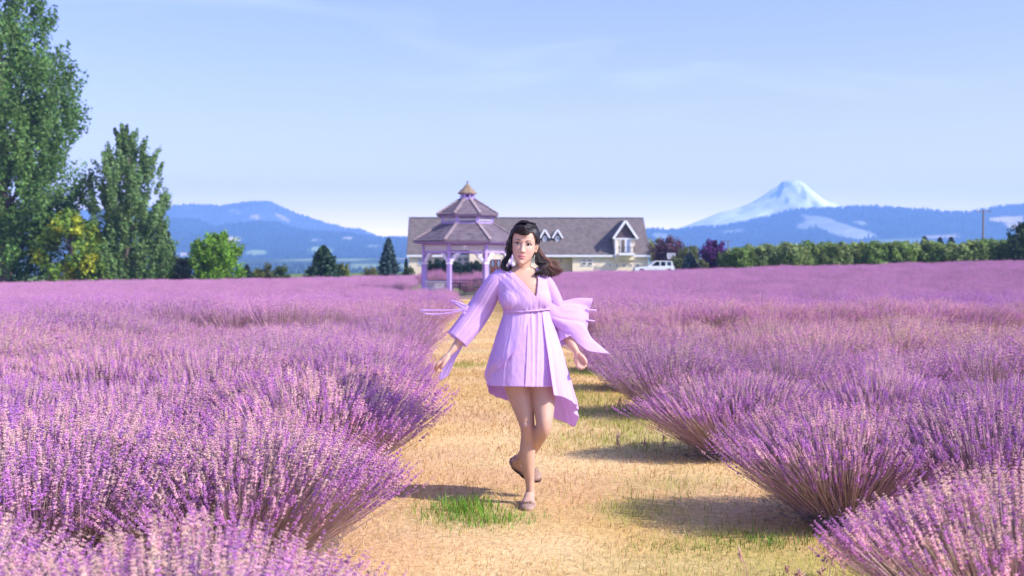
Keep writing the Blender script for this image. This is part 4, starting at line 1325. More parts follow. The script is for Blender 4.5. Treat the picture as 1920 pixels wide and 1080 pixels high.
ng.links.new(gi.outputs[0], gp.inputs["Points"]); ng.links.new(gc.outputs[0], gp.inputs["Instance"])
ng.links.new(nt.outputs[0], cx_.inputs[2]); ng.links.new(cx_.outputs[0], gp.inputs["Rotation"])
ng.links.new(na.outputs[0], gp.inputs["Scale"]); ng.links.new(gp.outputs[0], go.inputs[0])
md = fo.modifiers.new("scatter", 'NODES'); md.node_group = ng

# ------------------------------------------------------------------ grass
m_blade = material("grass_blades", (1, 1, 1), 0.6, attr=True, trans=0.3, spec=0.2)


def blades(P, L, w, lean, cols, name, label, cat, kind, flat=0.0):
    n = len(P)
    a = rng.uniform(0, 2 * np.pi, n)
    d = np.stack([np.cos(a), np.sin(a), 0 * a], 1); s_ = np.stack([-np.sin(a), np.cos(a), 0 * a], 1)
    L = L[:, None]; ln = lean[:, None]
    mid = P + d * L * 0.5 * np.sin(ln * .7) + np.array((0, 0, 1)) * L * 0.5 * np.cos(ln * .7)
    tip = mid + d * L * 0.5 * np.sin(ln) + np.array((0, 0, 1)) * L * 0.5 * np.cos(ln)
    w = np.asarray(w)[:, None] if np.ndim(w) else w
    V = np.stack([P - s_ * w, P + s_ * w, mid + s_ * w * .8, mid - s_ * w * .8, tip], 1).reshape(-1, 3)
    b = np.arange(n)[:, None] * 5
    Q = b + np.array([[0, 1, 2, 3]]); Tt = b + np.array([[3, 2, 4]])
    o = mk(name, V, [Q, Tt], m_blade, cols=np.repeat(cols, 5, 0))
    return tag(o, label, cat, None, kind)


def scatter_path(n, y0, y1, extra=0.12):
    y = y0 + (y1 - y0) * rng.uniform(0, 1, n) ** 1.25
    l, r = path_edges(y)
    x = l - extra + (r - l + 2 * extra) * rng.uniform(0, 1, n)
    return x, y


# cut dry straw lying on the path
x, y = scatter_path(52000, 4.0, 17)
g_ = green_amount(x, y)
P = np.stack([x, y, T(x, y) + 0.008], 1)
dry = np.array((0.66, 0.43, 0.165)); pale = np.array((0.80, 0.58, 0.30)); brown = np.array((0.46, 0.27, 0.12)); grn = np.array((0.20, 0.27, 0.045))
k = rng.uniform(0, 1, len(x)) + 0.5 * fbm(x * 1.5, y * 1.5, 33)
c = np.where((k < 0.35)[:, None], brown, np.where((k < 0.75)[:, None], dry, pale)) * rng.uniform(0.8, 1.2, (len(x), 1))
isg = rng.uniform(0, 1, len(x)) < g_ * 0.8
c[isg] = (grn + np.array((.10, .06, .01))) * rng.uniform(0.7, 1.5, (isg.sum(), 1))
sp = np.clip(y / 6.0, 0.8, 2.2)
blades(P, rng.uniform(0.025, 0.06, len(x)) * (1 + 0.3 * isg), 0.0016 * sp, np.where(isg, rng.uniform(0.2, 1.1, len(x)), rng.uniform(0.7, 1.5, len(x))), c, "dry_grass", "short dry straw-coloured grass covering the mown path", "grass", "stuff")
x, y = scatter_path(16000, 17, 54)
P = np.stack([x, y, T(x, y) + 0.008], 1)
c = np.where((rng.uniform(0, 1, len(x)) < 0.6)[:, None], dry, pale) * rng.uniform(0.75, 1.15, (len(x), 1))
isg = rng.uniform(0, 1, len(x)) < green_amount(x, y) * 0.4
c[isg] = grn * rng.uniform(0.8, 1.5, (isg.sum(), 1))
blades(P, rng.uniform(0.035, 0.07, len(x)), 0.003 * y / 20, rng.uniform(0.5, 1.4, len(x)), c, "dry_grass", "dry grass of the far path towards the gazebo", "grass", "stuff")

# green tufts
def tuft(cx, cy, rx, ry, n, Lmax, label, col=(0.14, 0.32, 0.03)):
    a = rng.normal(0, 0.45, (n, 2)); x = cx + a[:, 0] * rx; y = cy + a[:, 1] * ry
    P = np.stack([x, y, T(x, y) + 0.004], 1)
    d = np.exp(-(a ** 2).sum(1))
    L = Lmax * rng.uniform(0.35, 1, n) * (0.35 + 0.65 * d)
    c = np.array(col) * rng.uniform(0.6, 1.5, (n, 1)) * (1 + rng.normal(0, .08, (n, 3)))
    yel = rng.uniform(0, 1, n) < 0.16
    c[yel] = np.array((0.45, 0.38, 0.10)) * rng.uniform(.8, 1.2, (yel.sum(), 1))
    return blades(P, L, rng.uniform(0.0018, 0.0034, n), rng.uniform(0.1, 1.15, n), np.clip(c, 0, 1), "grass_tuft", label, "grass tuft", "stuff")


tuft(0.00, 6.22, 0.24, 0.30, 430, 0.13, "bright green grass tuft on the path left of the woman's front foot")
tuft(0.12, 5.95, 0.34, 0.20, 260, 0.10, "thin green grass patch in front of the bright tuft")
tuft(1.45, 5.45, 0.40, 0.30, 480, 0.075, "wide green grass patch at the foot of the big right lavender bush", (0.13, 0.22, 0.035))
tuft(1.12, 5.35, 0.50, 0.22, 300, 0.06, "yellowish green grass patch in the middle of the lower right path", (0.24, 0.29, 0.06))
tuft(1.30, 4.75, 0.36, 0.25, 260, 0.06, "green grass patch nearest the camera at lower right", (0.16, 0.23, 0.05))

# dry weeds by the front right bush
for i, (cx, cy, n, lab) in enumerate(((1.46, 4.78, 9, "cluster of dry pinkish weed stems between the two front right lavender bushes"), (1.25, 8.15, 7, "dry weed stems by the second gap in the right rows"), (1.38, 9.9, 7, "dry weed stems by the third gap in the right rows"))):
    wv_ = MB()
    zb_ = float(T(cx, cy))
    for k in range(n):
        a = rng.uniform(0, 6.28); h = rng.uniform(0.06, 0.17); b = np.array((cx + rng.normal(0, .10), cy + rng.normal(0, .08), zb_))
        t_ = b + np.array((math.cos(a) * h * .25, math.sin(a) * h * .25, h))
        wv_.tube([b, (b + t_) / 2 + (0.01, 0, 0.01), t_], [0.0025, 0.002, 0.0018], 4)
        for q in range(4):
            pz = t_ - (t_ - b) * 0.09 * q
            wv_.tube([pz, pz + np.array((rng.normal(0, .012), rng.normal(0, .012), 0.016))], [0.0055, 0.003], 5)
    o = wv_.build("dry_weed", material("dry_weed_stem", (0.52, 0.30, 0.24), 0.8, noise=(30, .2)))
    tag(o, lab, "weed", None, "stuff")

# ------------------------------------------------------------------ the woman
WY = 6.34                                   # depth of her front foot
w0 = at(990, 955, WY)
PX0, PZ0 = float(w0[0]), 0.0


def W(px, py, dy=0.0): return at(px, py, WY + dy)


person = empty("person", (PX0, WY, 0.0), "young dark-haired woman in a flowing lilac dress walking along the path", "person")

m_skin = material("skin", (1, 1, 1), 0.48, attr=True, spec=0.35, sub=0.12)
m_dress = material("lilac_chiffon", (0.83, 0.58, 0.95), 0.8, trans=0.34, spec=0.1, noise=(6, 0.05), bump=(45, 0.15, 0.004))
m_sheer = material("sheer_lilac_chiffon", (0.87, 0.63, 0.97), 0.75, trans=0.42, spec=0.1, noise=(6, 0.05), bump=(40, 0.15, 0.004), transp=0.20)
for m_ in (m_dress, m_sheer):
    n_, l_ = m_.node_tree.nodes, m_.node_tree.links
    mp = n_.new("ShaderNodeMapping"); mp.inputs["Scale"].default_value = (1, 1, 0.10)
    tcx = [q for q in n_ if q.type == 'TEX_COORD'][0]
    tn = n_.new("ShaderNodeTexNoise"); tn.inputs["Scale"].default_value = 30; tn.inputs["Detail"].default_value = 1.5
    bp = [q for q in n_ if q.type == 'BUMP'][0]
    b2 = n_.new("ShaderNodeBump"); b2.inputs["Strength"].default_value = 0.22; b2.inputs["Distance"].default_value = 0.008
    l_.new(tcx.outputs["Object"], mp.inputs[0]); l_.new(mp.outputs[0], tn.inputs["Vector"]); l_.new(tn.outputs["Fac"], b2.inputs["Height"])
    l_.new(bp.outputs[0], b2.inputs["Normal"])
    for q in n_:
        if q.type in ('BSDF_PRINCIPLED', 'BSDF_TRANSLUCENT'): l_.new(b2.outputs[0], q.inputs["Normal"])
m_hair = material("dark_brown_hair", (1, 1, 1), 0.42, attr=True, spec=0.45, trans=0.10)
m_eyewhite = material("eye_white", (0.75, 0.72, 0.72), 0.25)
m_iris = material("dark_iris", (0.025, 0.014, 0.010), 0.15, spec=0.6)
m_lash = material("dark_lashes", (0.018, 0.012, 0.012), 0.6)
m_brow = material("brown_brows", (0.14, 0.08, 0.06), 0.8)
m_shoe = material("tan_beige_shoe", (0.36, 0.235, 0.185), 0.5, noise=(20, 0.1))
m_sole = material("dark_sole", (0.10, 0.065, 0.055), 0.7)


def spline(P, n):
    P = np.asarray(P, float); k = len(P)
    Q = np.vstack([2 * P[0] - P[1], P, 2 * P[-1] - P[-2]])
    u = np.linspace(0, k - 1 - 1e-6, n); i = u.astype(int); t = (u - i)[:, None]
    a, b, c, d = Q[i], Q[i + 1], Q[i + 2], Q[i + 3]
    return 0.5 * ((2 * b) + (-a + c) * t + (2 * a - 5 * b + 4 * c - d) * t * t + (-a + 3 * b - 3 * c + d) * t ** 3)


class Solid:
    def __init__(s): s.mb = MB()

    def loft(s, C, ra, rb, side=(1, 0, 0), n=28, m=40):
        """closed tube through C with half axes ra (along side) and rb (across)"""
        D = spline(np.column_stack([C, ra, rb]), m)
        Cc, a, b = D[:, :3], D[:, 3], D[:, 4]
        t = unit(np.gradient(Cc, axis=0)); sd = np.array(side, float)
        A = unit(sd - (t @ sd)[:, None] * t); B = np.cross(t, A)
        th = np.linspace(0, 2 * np.pi, n, endpoint=False)
        V = Cc[:, None] + a[:, None, None] * np.cos(th)[None, :, None] * A[:, None] + b[:, None, None] * np.sin(th)[None, :, None] * B[:, None]
        V = np.vstack([V.reshape(-1, 3), Cc[:1], Cc[-1:]])
        T_ = [(m * n, (j + 1) % n, j) for j in range(n)] + [(m * n + 1, (m - 1) * n + j, (m - 1) * n + (j + 1) % n) for j in range(n)]
        s.mb.add(V, grid_faces(m, n, True), T_)

    def ball(s, c, r, n=20):
        u = np.linspace(0.05, np.pi - 0.05, n); v = np.linspace(0, 2 * np.pi, n * 2, endpoint=False)
        V = np.stack([np.sin(u)[:, None] * np.cos(v), np.sin(u)[:, None] * np.sin(v), np.repeat(np.cos(u)[:, None], n * 2, 1)], -1) * np.array(r) + np.array(c)
        V = V.reshape(-1, 3); k = len(V)
        V = np.vstack([V, np.array(c) + (0, 0, r[2] if np.ndim(r) else r), np.array(c) - (0, 0, r[2] if np.ndim(r) else r)])
        m = n * 2
        T_ = [(k, j, (j + 1) % m) for j in range(m)] + [(k + 1, (n - 1) * m + (j + 1) % m, (n - 1) * m + j) for j in range(m)]
        Q = grid_faces(n, m, True)[:, ::-1]
        s.mb.add(V, Q, T_)


body = Solid()
# --- torso, in photo pixels through W()
torso = [W(990, 708, .02), W(990, 694, .02), W(991, 668, .01), W(989, 636, 0), W(988, 608, -.005), W(988, 583, -.01), W(986, 560, -.015), W(982, 541, -.01), W(979, 527, .0), W(978, 516, .012), W(979, 504, .018)]
body.loft(torso, [.10, .165, .178, .152, .124, .117, .128, .138, .138, .098, .055], [.07, .105, .112, .098, .086, .082, .090, .090, .075, .058, .050], m=60)
for px in (962, 1008):                                            # bust
    body.ball(W(px, 560, -.058), (.056, .043, .054))
body.loft([W(933, 525, .0), W(948, 518, .005), W(976, 512, .012), W(1007, 519, .008), W(1021, 528, .004)], [.042, .046, .052, .046, .042], [.042, .042, .045, .042, .042], side=(0, 1, 0), m=40)
# neck
body.loft([W(979, 520, .015), W(979, 508, .012), W(981, 494, .010), W(983, 470, .012)], [.064, .046, .043, .046], [.056, .047, .047, .049], m=24)
# collar bones
for a, b in (((972, 515), (938, 511)), ((990, 516), (1020, 517))):
    body.loft([W(*a, -.044), W((a[0] + b[0]) / 2, (a[1] + b[1]) / 2, -.040), W(*b, -.02)], [.007] * 3, [.007] * 3, side=(0, 1, 0), n=12, m=14)
# --- standing leg (photo left) and swinging leg (photo right)
body.loft([W(966, 668, .02), W(968, 700, .015), W(973, 732, 0), W(982, 768, -.03), W(988, 795, -.045), W(990, 806, -.045), W(990, 822, -.03), W(989, 846, -.01), W(990, 872, .005), W(993, 900, .018), W(994, 921, .022), W(994, 934, .025)],
          [.082, .085, .073, .056, .0435, .041, .040, .044, .038, .0265, .0225, .0235], [.098, .094, .083, .065, .053, .050, .047, .052, .046, .033, .029, .031], m=70)
body.ball(W(988, 798, -.078), (.030, .026, .034))
L_leg = [W(1016, 668, .02), W(1017, 700, .01), W(1018, 732, -.02), W(1020, 768, -.07), W(1020, 793, -.10), W(1017, 806, -.085), W(1009, 819, -.03), W(998, 834, .06), W(987, 848, .15), W(977, 858, .21), W(972, 864, .245)]
body.loft(L_leg, [.082, .085, .073, .057, .045, .042, .041, .044, .037, .0265, .0235], [.098, .098, .088, .072, .060, .055, .053, .056, .048, .036, .033], m=70)
body.ball(W(1020, 797, -.125), (.030, .026, .032))


def foot(ank, heel, ball_, toe, up):
    """lofted along heel -> toe; returns nothing, extends the body"""
    ank, heel, ball_, toe = map(np.array, (ank, heel, ball_, toe))
    up = np.array(up, float); f = unit(toe - heel); sd = unit(np.cross(f, up))
    m1 = heel + (ball_ - heel) * 0.45
    C = [heel - f * .008 + up * .026, heel + f * .02 + up * .032, m1 + up * .036, ball_ - f * .03 + up * .028, ball_ + up * .020, toe - f * .018 + up * .015, toe + up * .012]
    body.loft(C, [.018, .029, .031, .038, .041, .033, .012], [.022, .032, .036, .028, .020, .014, .008], side=sd, m=36)
    body.loft([ank + up * .03, ank, m1 + up * .05, (m1 + ball_) / 2 + up * .036], [.027, .028, .029, .026], [.032, .033, .028, .014], side=sd, m=20)
    return f, sd


gh = float(T(PX0, WY))
fr_heel = np.array((W(995, 948)[0], WY + .075, .012)); fr_ball = np.array((W(990, 955)[0] - .004, WY - .085, .010)); fr_toe = np.array((W(988, 957)[0] - .006, WY - .150, .008))
ank1 = W(994, 930, .025)
f1, s1 = foot(ank1, fr_heel, fr_ball, fr_toe, (0, 0, 1))
ank2 = W(971, 866, .25)
bk_heel = W(961, 872, .30); bk_ball = W(998, 894, .235); bk_toe = W(1012, 900, .20)
up2 = unit(np.cross(np.cross(bk_toe - bk_heel, ank2 + (0.02, -.05, .04) - bk_heel), bk_toe - bk_heel))
f2, s2 = foot(ank2, bk_heel, bk_ball, bk_toe, up2)

# --- arms
armR = [W(931, 526, .0), W(919, 545, .01), W(903, 572, .03), W(886, 600, .045), W(875, 617, .03), W(864, 636, -.01), W(853, 651, -.04), W(844, 662, -.06)]
body.loft(armR, [.040, .041, .037, .032, .031, .029, .023, .019], [.040, .041, .037, .033, .031, .028, .021, .016], side=(0, 1, 0), m=50)
armL = [W(1022, 529, .0), W(1031, 546, .02), W(1044, 574, .06), W(1051, 600, .085), W(1056, 616, .07), W(1067, 636, .03), W(1076, 651, .0), W(1082, 661, -.015)]
body.loft(armL, [.040, .041, .037, .032, .031, .031, .026, .021], [.040, .041, .037, .033, .031, .029, .022, .016], side=(0, 1, 0), m=50)


def hand(wr, knu, fingers, thumb, sd, w=.036, th=.014):
    """palm from wrist to knuckles; each finger is its own bent chain rooted inside the palm"""
    wr, knu = np.array(wr), np.array(knu)
    mid = wr + (knu - wr) * .55
    body.loft([wr - (knu - wr) * .25, wr, mid, knu, knu + (knu - wr) * .10], [.016, .019, w * .92, w * .96, w * .80], [.013, .015, th + .001, th, .010], side=sd, m=24)
    for pts, r in fingers:
        body.loft(pts, [r, r * 1.0, r * .92, r * .62], [r, r, r * .92, r * .62], side=sd, n=14, m=22)
    body.loft(thumb, [.015, .0115, .0098, .0065], [.015, .011, .0095, .0065], side=sd, n=14, m=20)


# photo-left hand: seen from the back/side, fingers half curled under
h = lambda px, py, dy: W(px, py, dy)
hand(h(844, 662, -.06), h(828, 677, -.075),
     [([h(830, 675, -.095), h(822, 682, -.105), h(817.5, 688, -.100), h(816, 693, -.085)], .0092),
      ([h(827, 677, -.080), h(819, 685, -.088), h(817.5, 692, -.080), h(820, 697, -.065)], .0095),
      ([h(827, 680, -.064), h(820, 688, -.068), h(820.5, 694.5, -.058), h(824, 697, -.045)], .0090),
      ([h(830, 682, -.050), h(825, 690, -.050), h(826, 695, -.042), h(829, 696, -.032)], .0078)],
     [h(841, 668, -.085), h(834, 679, -.105), h(829, 687, -.110), h(826, 692, -.105)], sd=(0.15, 1, 0.1))
# photo-right hand: palm turned to the camera, fingertips bent up
hand(h(1082, 661, -.015), h(1089, 679, -.030),
     [([h(1083.5, 678, -.034), h(1083.5, 685, -.042), h(1085.5, 689.5, -.055), h(1087, 689, -.068)], .0088),
      ([h(1087.5, 679, -.034), h(1088.5, 687, -.043), h(1089.5, 691.5, -.058), h(1090, 689.5, -.072)], .0092),
      ([h(1091.5, 678, -.034), h(1093, 686, -.042), h(1093.5, 690.5, -.056), h(1093.5, 688.5, -.069)], .0090),
      ([h(1095, 676, -.032), h(1096.5, 682, -.038), h(1097.5, 687, -.050), h(1097, 686, -.062)], .0078)],
     [h(1086, 664, -.030), h(1094, 671, -.044), h(1098, 677, -.050), h(1099.5, 683, -.052)], sd=(1, 0.0, 0.1))

# --- head: cross-sections with features, turned slightly and tilted
HC = W(982.5, 457, -.012)                    # eye level, middle of the head
HYAW, HROLL, HNOD = R(-7), R(6.5), R(3)
HM = np.array(Matrix.Rotation(HYAW, 3, 'Z') @ Matrix.Rotation(HROLL, 3, 'Y') @ Matrix.Rotation(HNOD, 3, 'X'))
zp = [-.124, -.120, -.112, -.100, -.085, -.065, -.040, -.010, .020, .050, .075, .095, .108, .116, .120]
wp = [.004, .016, .028, .040, .0515, .0610, .0675, .0710, .0735, .0735, .0685, .056, .040, .022, .005]
fp = [.070, .078, .084, .087, .0875, .0875, .0885, .0885, .0890, .0865, .0770, .0600, .0410, .0230, .006]
bp = [-.045, -.035, -.02, .000, .022, .048, .070, .088, .099, .100, .092, .076, .056, .034, .008]
zz = np.linspace(-.124, .120, 300)


def smooth1(a, k=15):
    w = np.hanning(k + 2)[1:-1]; w /= w.sum()
    return np.convolve(np.pad(a, k // 2, mode='edge'), w, 'valid')


wi, fi_, bi = [smooth1(np.interp(zz, zp, q)) for q in (wp, fp, bp)]


def G(u): return np.exp(-u * u)


def face_bump(x, z):
    ax = np.abs(x)
    d = np.zeros_like(x)
    ramp = np.clip((0.006 - z) / 0.042, 0, 1) ** 1.2
    fall = S(-.049, -.041, z)
    wn_ = .0070 + .0045 * np.clip((.0 - z) / .04, 0, 1)
    d += (0.0030 * S(.03, .008, z) + 0.0118 * ramp) * fall * G(x / wn_) * (z < .03)
    d += 0.0058 * G((ax - .0115) / .0060) * G((z + .0395) / .0065)            # nostrils' wings
    d -= 0.0050 * G((ax - .033) / .0165) * G((z - .001) / .0115)           # eye sockets
    d -= 0.003 * G((ax - .016) / .007) * G((z - .004) / .012)
    d += 0.0030 * G((ax - .032) / .020) * G((z - .020) / .008)              # brow
    d += 0.0060 * G(x / .019) * G((z + .0650) / .0055) + 0.0068 * G(x / .0165) * G((z + .0770) / .0062)
    d -= 0.0042 * G(x / .021) * G((z + .0708) / .0020)
    d -= 0.0030 * G(x / .014) * G((z + .0880) / .005)
    d += 0.0060 * G(x / .018) * G((z + .106) / .011)                         # chin
    d += 0.0035 * G((ax - .044) / .018) * G((z + .030) / .020)               # cheeks
    d -= 0.0020 * G(x / .004) * G((z + .057) / .005)
    return d


def head_local(a, z, off=0.0):
    w_ = np.interp(z, zz, wi) + off; f_ = np.interp(z, zz, fi_) + off; b_ = np.interp(z, zz, bi) + off
    ca, sa = np.cos(a), np.sin(a)
    e = np.where(ca > 0, 0.86, 1.0)
    x = w_ * np.sign(sa) * np.abs(sa) ** e
    y = np.where(ca > 0, -f_ * np.abs(ca) ** 0.80, -b_ * ca)
    y = np.where(ca > 0, y - face_bump(x, z) * S(0.0, 0.35, ca), y)
    return np.stack([x, y, z + 0 * x], -1)


HS = np.array((0.93, 0.90, 0.97))


def HW(p): return (np.asarray(p) * HS) @ HM.T + HC


na_, nz_ = 220, 150
zq = -.124 + .244 * (0.5 - 0.5 * np.cos(np.linspace(0.0, np.pi, nz_)))
aa = np.linspace(-np.pi, np.pi, na_, endpoint=False)
Hv = HW(head_local(np.repeat(aa[None], nz_, 0), np.repeat(zq[:, None], na_, 1)).reshape(-1, 3))
Hv = np.vstack([Hv, HW([[0, -.03, -.1245]]), HW([[0, 0, .1202]])])
k = na_ * nz_
body.mb.add(Hv, grid_faces(nz_, na_, True)[:, ::-1], [(k, j, (j + 1) % na_) for j in range(na_)] + [(k + 1, (nz_ - 1) * na_ + (j + 1) % na_, (nz_ - 1) * na_ + j) for j in range(na_)])
for sx in (-1, 1):                                                # ears
    body.ball(HW([(sx * .0745, .012, -.012)])[0], (.009, .015, .026))
    body.ball(HW([(sx * .0765, .022, -.005)])[0], (.009, .010, .022))
    body.ball(HW([(sx * .0735, .006, -.036)])[0], (.008, .009, .010))

# one continuous skin out of all of it
raw = body.mb.build("raw_body", m_skin)
rm = raw.modifiers.new("skin", 'REMESH'); rm.mode = 'VOXEL'; rm.voxel_size = 0.0026; rm.use_smooth_shade = True
sm = raw.modifiers.new("soft", 'SMOOTH'); sm.factor = 0.5; sm.iterations = 3
dg = bpy.context.evaluated_depsgraph_get()
bme = bpy.data.meshes.new_from_object(raw.evaluated_get(dg), depsgraph=dg)
bpy.data.objects.remove(raw)
nv = len(bme.vertices)
bv = np.zeros(nv * 3, np.float32); bme.vertices.foreach_get("co", bv); bv = bv.reshape(-1, 3).astype(float)
bn = np.zeros(nv * 3, np.float32); bme.vertices.foreach_get("normal", bn); bn = bn.reshape(-1, 3).astype(float)
bl = np.zeros(len(bme.loops), np.int32); bme.loops.foreach_get("vertex_index", bl)
bt = np.zeros(len(bme.polygons), np.int32); bme.polygons.foreach_get("loop_total", bt)
assert (bt == 4).all()
bq = bl.reshape(-1, 4)
bp_ = project(bv)                                                # photo position of every skin point, used to lay out colours and seams


def near_pt(p, r): return np.exp(-((bv - np.array(p)) ** 2).sum(1) / (r * r))[:, None]


# soften the torso where its pieces meet
ev = np.zeros(len(bme.edges) * 2, np.int32); bme.edges.foreach_get("vertices", ev); ev = ev.reshape(-1, 2)
deg_ = np.bincount(ev.ravel(), minlength=nv)[:, None].astype(float)
wt = (S(HC[2] - .125, HC[2] - .16, bv[:, 2]) * S(.80, .90, bv[:, 2]) * S(.20, .16, np.abs(bv[:, 0] - float(W(985, 560)[0]))))[:, None]
for wp_ in (W(844, 662, -.06), W(1082, 661, -.015)):
    wt = np.maximum(wt, np.clip(1.6 * np.exp(-((bv - wp_) ** 2).sum(1) / .026 ** 2), 0, 1)[:, None] * .8)
for _ in range(45):
    av = np.zeros((nv, 3))
    for c_ in range(3):
        av[:, c_] = np.bincount(ev[:, 0], bv[ev[:, 1], c_], nv) + np.bincount(ev[:, 1], bv[ev[:, 0], c_], nv)
    bv += wt * .6 * (av / deg_ - bv)
bme.vertices.foreach_set("co", bv.astype(np.float32).ravel()); bme.update()
bme.vertices.foreach_get("normal", (bn_ := np.zeros(nv * 3, np.float32))); bn = bn_.reshape(-1, 3).astype(float)
bp_ = project(bv)
sc_ = np.ones((nv, 3)) * np.array((0.59, 0.365, 0.255))
sc_ *= 1 + 0.05 * vnoise(bv[:, 0] * 30, bv[:, 2] * 30, 5)[:, None]
hl3 = (bv - HC) @ HM / HS                                              # head coordinates
infront = (hl3[:, 1] < -.03)
onhead = infront & (hl3[:, 2] > -.13) & (hl3[:, 2] < .13)


def hmask(v): return np.where(onhead, v, 0)[:, None]


sc_ = sc_ * (1 + hmask(np.ones(nv)) * np.array((0.17, 0.21, 0.26)))
X_, Z_ = hl3[:, 0], hl3[:, 2]
blush = hmask(0.55 * G((np.abs(X_) - .046) / .02) * G((Z_ + .036) / .02)); sc_ = sc_ * (1 - blush) + blush * np.array((.72, .38, .33))
lipw = .0205 * np.clip(1 - ((Z_ + .0705) / .0135) ** 2, 0, 1) ** 0.8
lip = hmask(S(1.12, 0.92, np.abs(X_) / (lipw + 1e-5)) * (np.abs(Z_ + .0710) < .0135)); sc_ = sc_ * (1 - lip) + lip * np.array((.60, .23, .23))
lipl = hmask(G(X_ / .021) * G((Z_ + .0708) / .0016)) * .7; sc_ = sc_ * (1 - lipl) + lipl * np.array((.22, .06, .06))
shadow_ = hmask(0.45 * G((np.abs(X_) - .034) / .017) * G((Z_ - .008) / .0075)); sc_ = sc_ * (1 - shadow_) + shadow_ * np.array((.40, .22, .19))
nost = hmask(0.75 * G((np.abs(X_) - .0085) / .0032) * G((Z_ + .0450) / .0022)); sc_ = sc_ * (1 - nost) + nost * np.array((.22, .09, .07))
for p in (W(988, 800, -.1), W(1020, 799, -.14)):
    kk = near_pt(p, .045) * .35; sc_ = sc_ * (1 - kk) + kk * np.array((.60, .31, .25))
for p in (W(820, 688, -.08), W(1091, 684, -.04)):
    kk = near_pt(p, .06) * .5; sc_ = sc_ * (1 - kk) + kk * np.array((.66, .34, .28))
ca_ = bme.color_attributes.new("tint", 'FLOAT_COLOR', 'POINT')
cc = np.ones((nv, 4), np.float32); cc[:, :3] = np.clip(sc_, 0, 1); ca_.data.foreach_set("color", cc.ravel())
org = ORG[person.name]
bme.vertices.foreach_set("co", (bv - org).astype(np.float32).ravel())
bme.polygons.foreach_set("use_smooth", np.ones(len(bme.polygons), bool))
bme.materials.clear(); bme.materials.append(m_skin); bme.name = "body"
body_o = link("body", bme, person)


# --- eyes and brows
def face_pt(x, z, off=0.0):
    """point on the face surface at head x, z"""
    x = np.asarray(x, float); z = np.asarray(z, float)
    w_ = np.interp(z, zz, wi); f_ = np.interp(z, zz, fi_)
    sa = np.clip(np.abs(x) / w_, 0, .999) ** (1 / 0.86); ca = np.sqrt(1 - sa * sa)
    y = -f_ * ca ** 0.80 - face_bump(x, z)
    return HW(np.stack([x, y - off, z], -1))


for sx in (-1, 1):
    nn = 26
    t = np.linspace(0, 2 * np.pi, nn, endpoint=False)
    ex, ez = .0325 * sx, .0005
    u = .0168 * np.cos(t); tilt = .0016 * np.cos(t)                     # outer corner a little higher
    v = np.where(np.sin(t) > 0, .0066, .0046) * np.sin(t) * (1 - .12 * np.cos(t)) + tilt
    rim_ = face_pt(ex + sx * u, ez + v, .0022)
    in1 = face_pt(ex + sx * u * .55, ez + v * .55, .0038)
    ctr = face_pt([ex], [ez], .0046)
    V = np.vstack([rim_, in1, ctr])
    Q = [(j, (j + 1) % nn, nn + (j + 1) % nn, nn + j) for j in range(nn)]; Tt = [(nn + j, nn + (j + 1) % nn, 2 * nn) for j in range(nn)]
    if sx > 0:
        pass
    eye = mk("eye", V, [np.array(Q), np.array(Tt)], m_eyewhite, person, None, True)
    ix = ex - .0012 + 0 * t
    iv = np.clip(.0056 * np.sin(t), -.0042, .0054)
    disc = face_pt(ix + .0060 * np.cos(t), ez + iv, .0050)
    V = np.vstack([disc, face_pt([ex - .0012], [ez], .0062)])
    mk("iris", V, [np.array([(j, (j + 1) % nn, nn) for j in range(nn)])], m_iris, eye, None, True)
    s_ = np.linspace(-1, 1.28, 18)
    lx = ex + sx * .0170 * s_; lz = ez + .0069 * np.clip(1 - s_ ** 2, -1, 1) + .0018 * s_ + np.where(s_ > 1, .0035 * (s_ - 1) / .28, 0)
    MB().tube(face_pt(lx, lz, .0036), .0011 + .0012 * np.clip((s_ + .9), 0, 1) * np.clip((1.34 - s_) * 2.2, .05, 1), 6).build("eyelash", m_lash, eye)
    lx = ex + sx * .0160 * s_[:15]; lz = ez - .0049 * np.clip(1 - s_[:15] ** 2, 0, 1) + .0016 * s_[:15]
    MB().tube(face_pt(lx, lz, .0030), .0006, 5).build("eyelash", m_lash, eye)
    s_ = np.linspace(0, 1, 16)
    bx = sx * (.0180 + .035 * s_); bz = .0205 + .0055 * np.sin(s_ * 2.3) - .0045 * s_ ** 2
    MB().tube(face_pt(bx, bz, .0012), (.0021 - .0002 * s_) * np.clip(1.15 - s_, .25, 1) * np.clip(.45 + s_ * 5, 0, 1), 6).build("eyebrow", m_brow, person)

# --- hair: a close cap plus hundreds of tapering locks
hv, hf, hc = [], [], []
hn_ = 0


def lock(P, r, col, m=14, n=5, taper=(0.55, 1.0, 0.7, 0.06)):
    global hn_
    C = spline(P, m); t = np.linspace(0, 1, m)
    rad = r * np.interp(t, np.linspace(0, 1, len(taper)), taper)
    tg = unit(np.gradient(C, axis=0)); a = unit(np.cross(tg, np.array((0.3, 1, 0.2)))); b = np.cross(tg, a)
    th = np.linspace(0, 2 * np.pi, n, endpoint=False)
    V = C[:, None] + rad[:, None, None] * (np.cos(th)[None, :, None] * a[:, None] + .7 * np.sin(th)[None, :, None] * b[:, None])
    hv.append(V.reshape(-1, 3)); hf.append(grid_faces(m, n, True) + hn_); hn_ += m * n
    c0 = np.asarray(col) * rng.uniform(0.7, 1.35)
    hc.append(np.repeat(np.clip(c0, 0, 1)[None], m * n, 0))


BLK = np.array((0.016, 0.011, 0.014)); BRN = np.array((0.055, 0.028, 0.024)); RED = np.array((0.21, 0.10, 0.075))  # brown and red tints put sunlight into the colour of dark hair
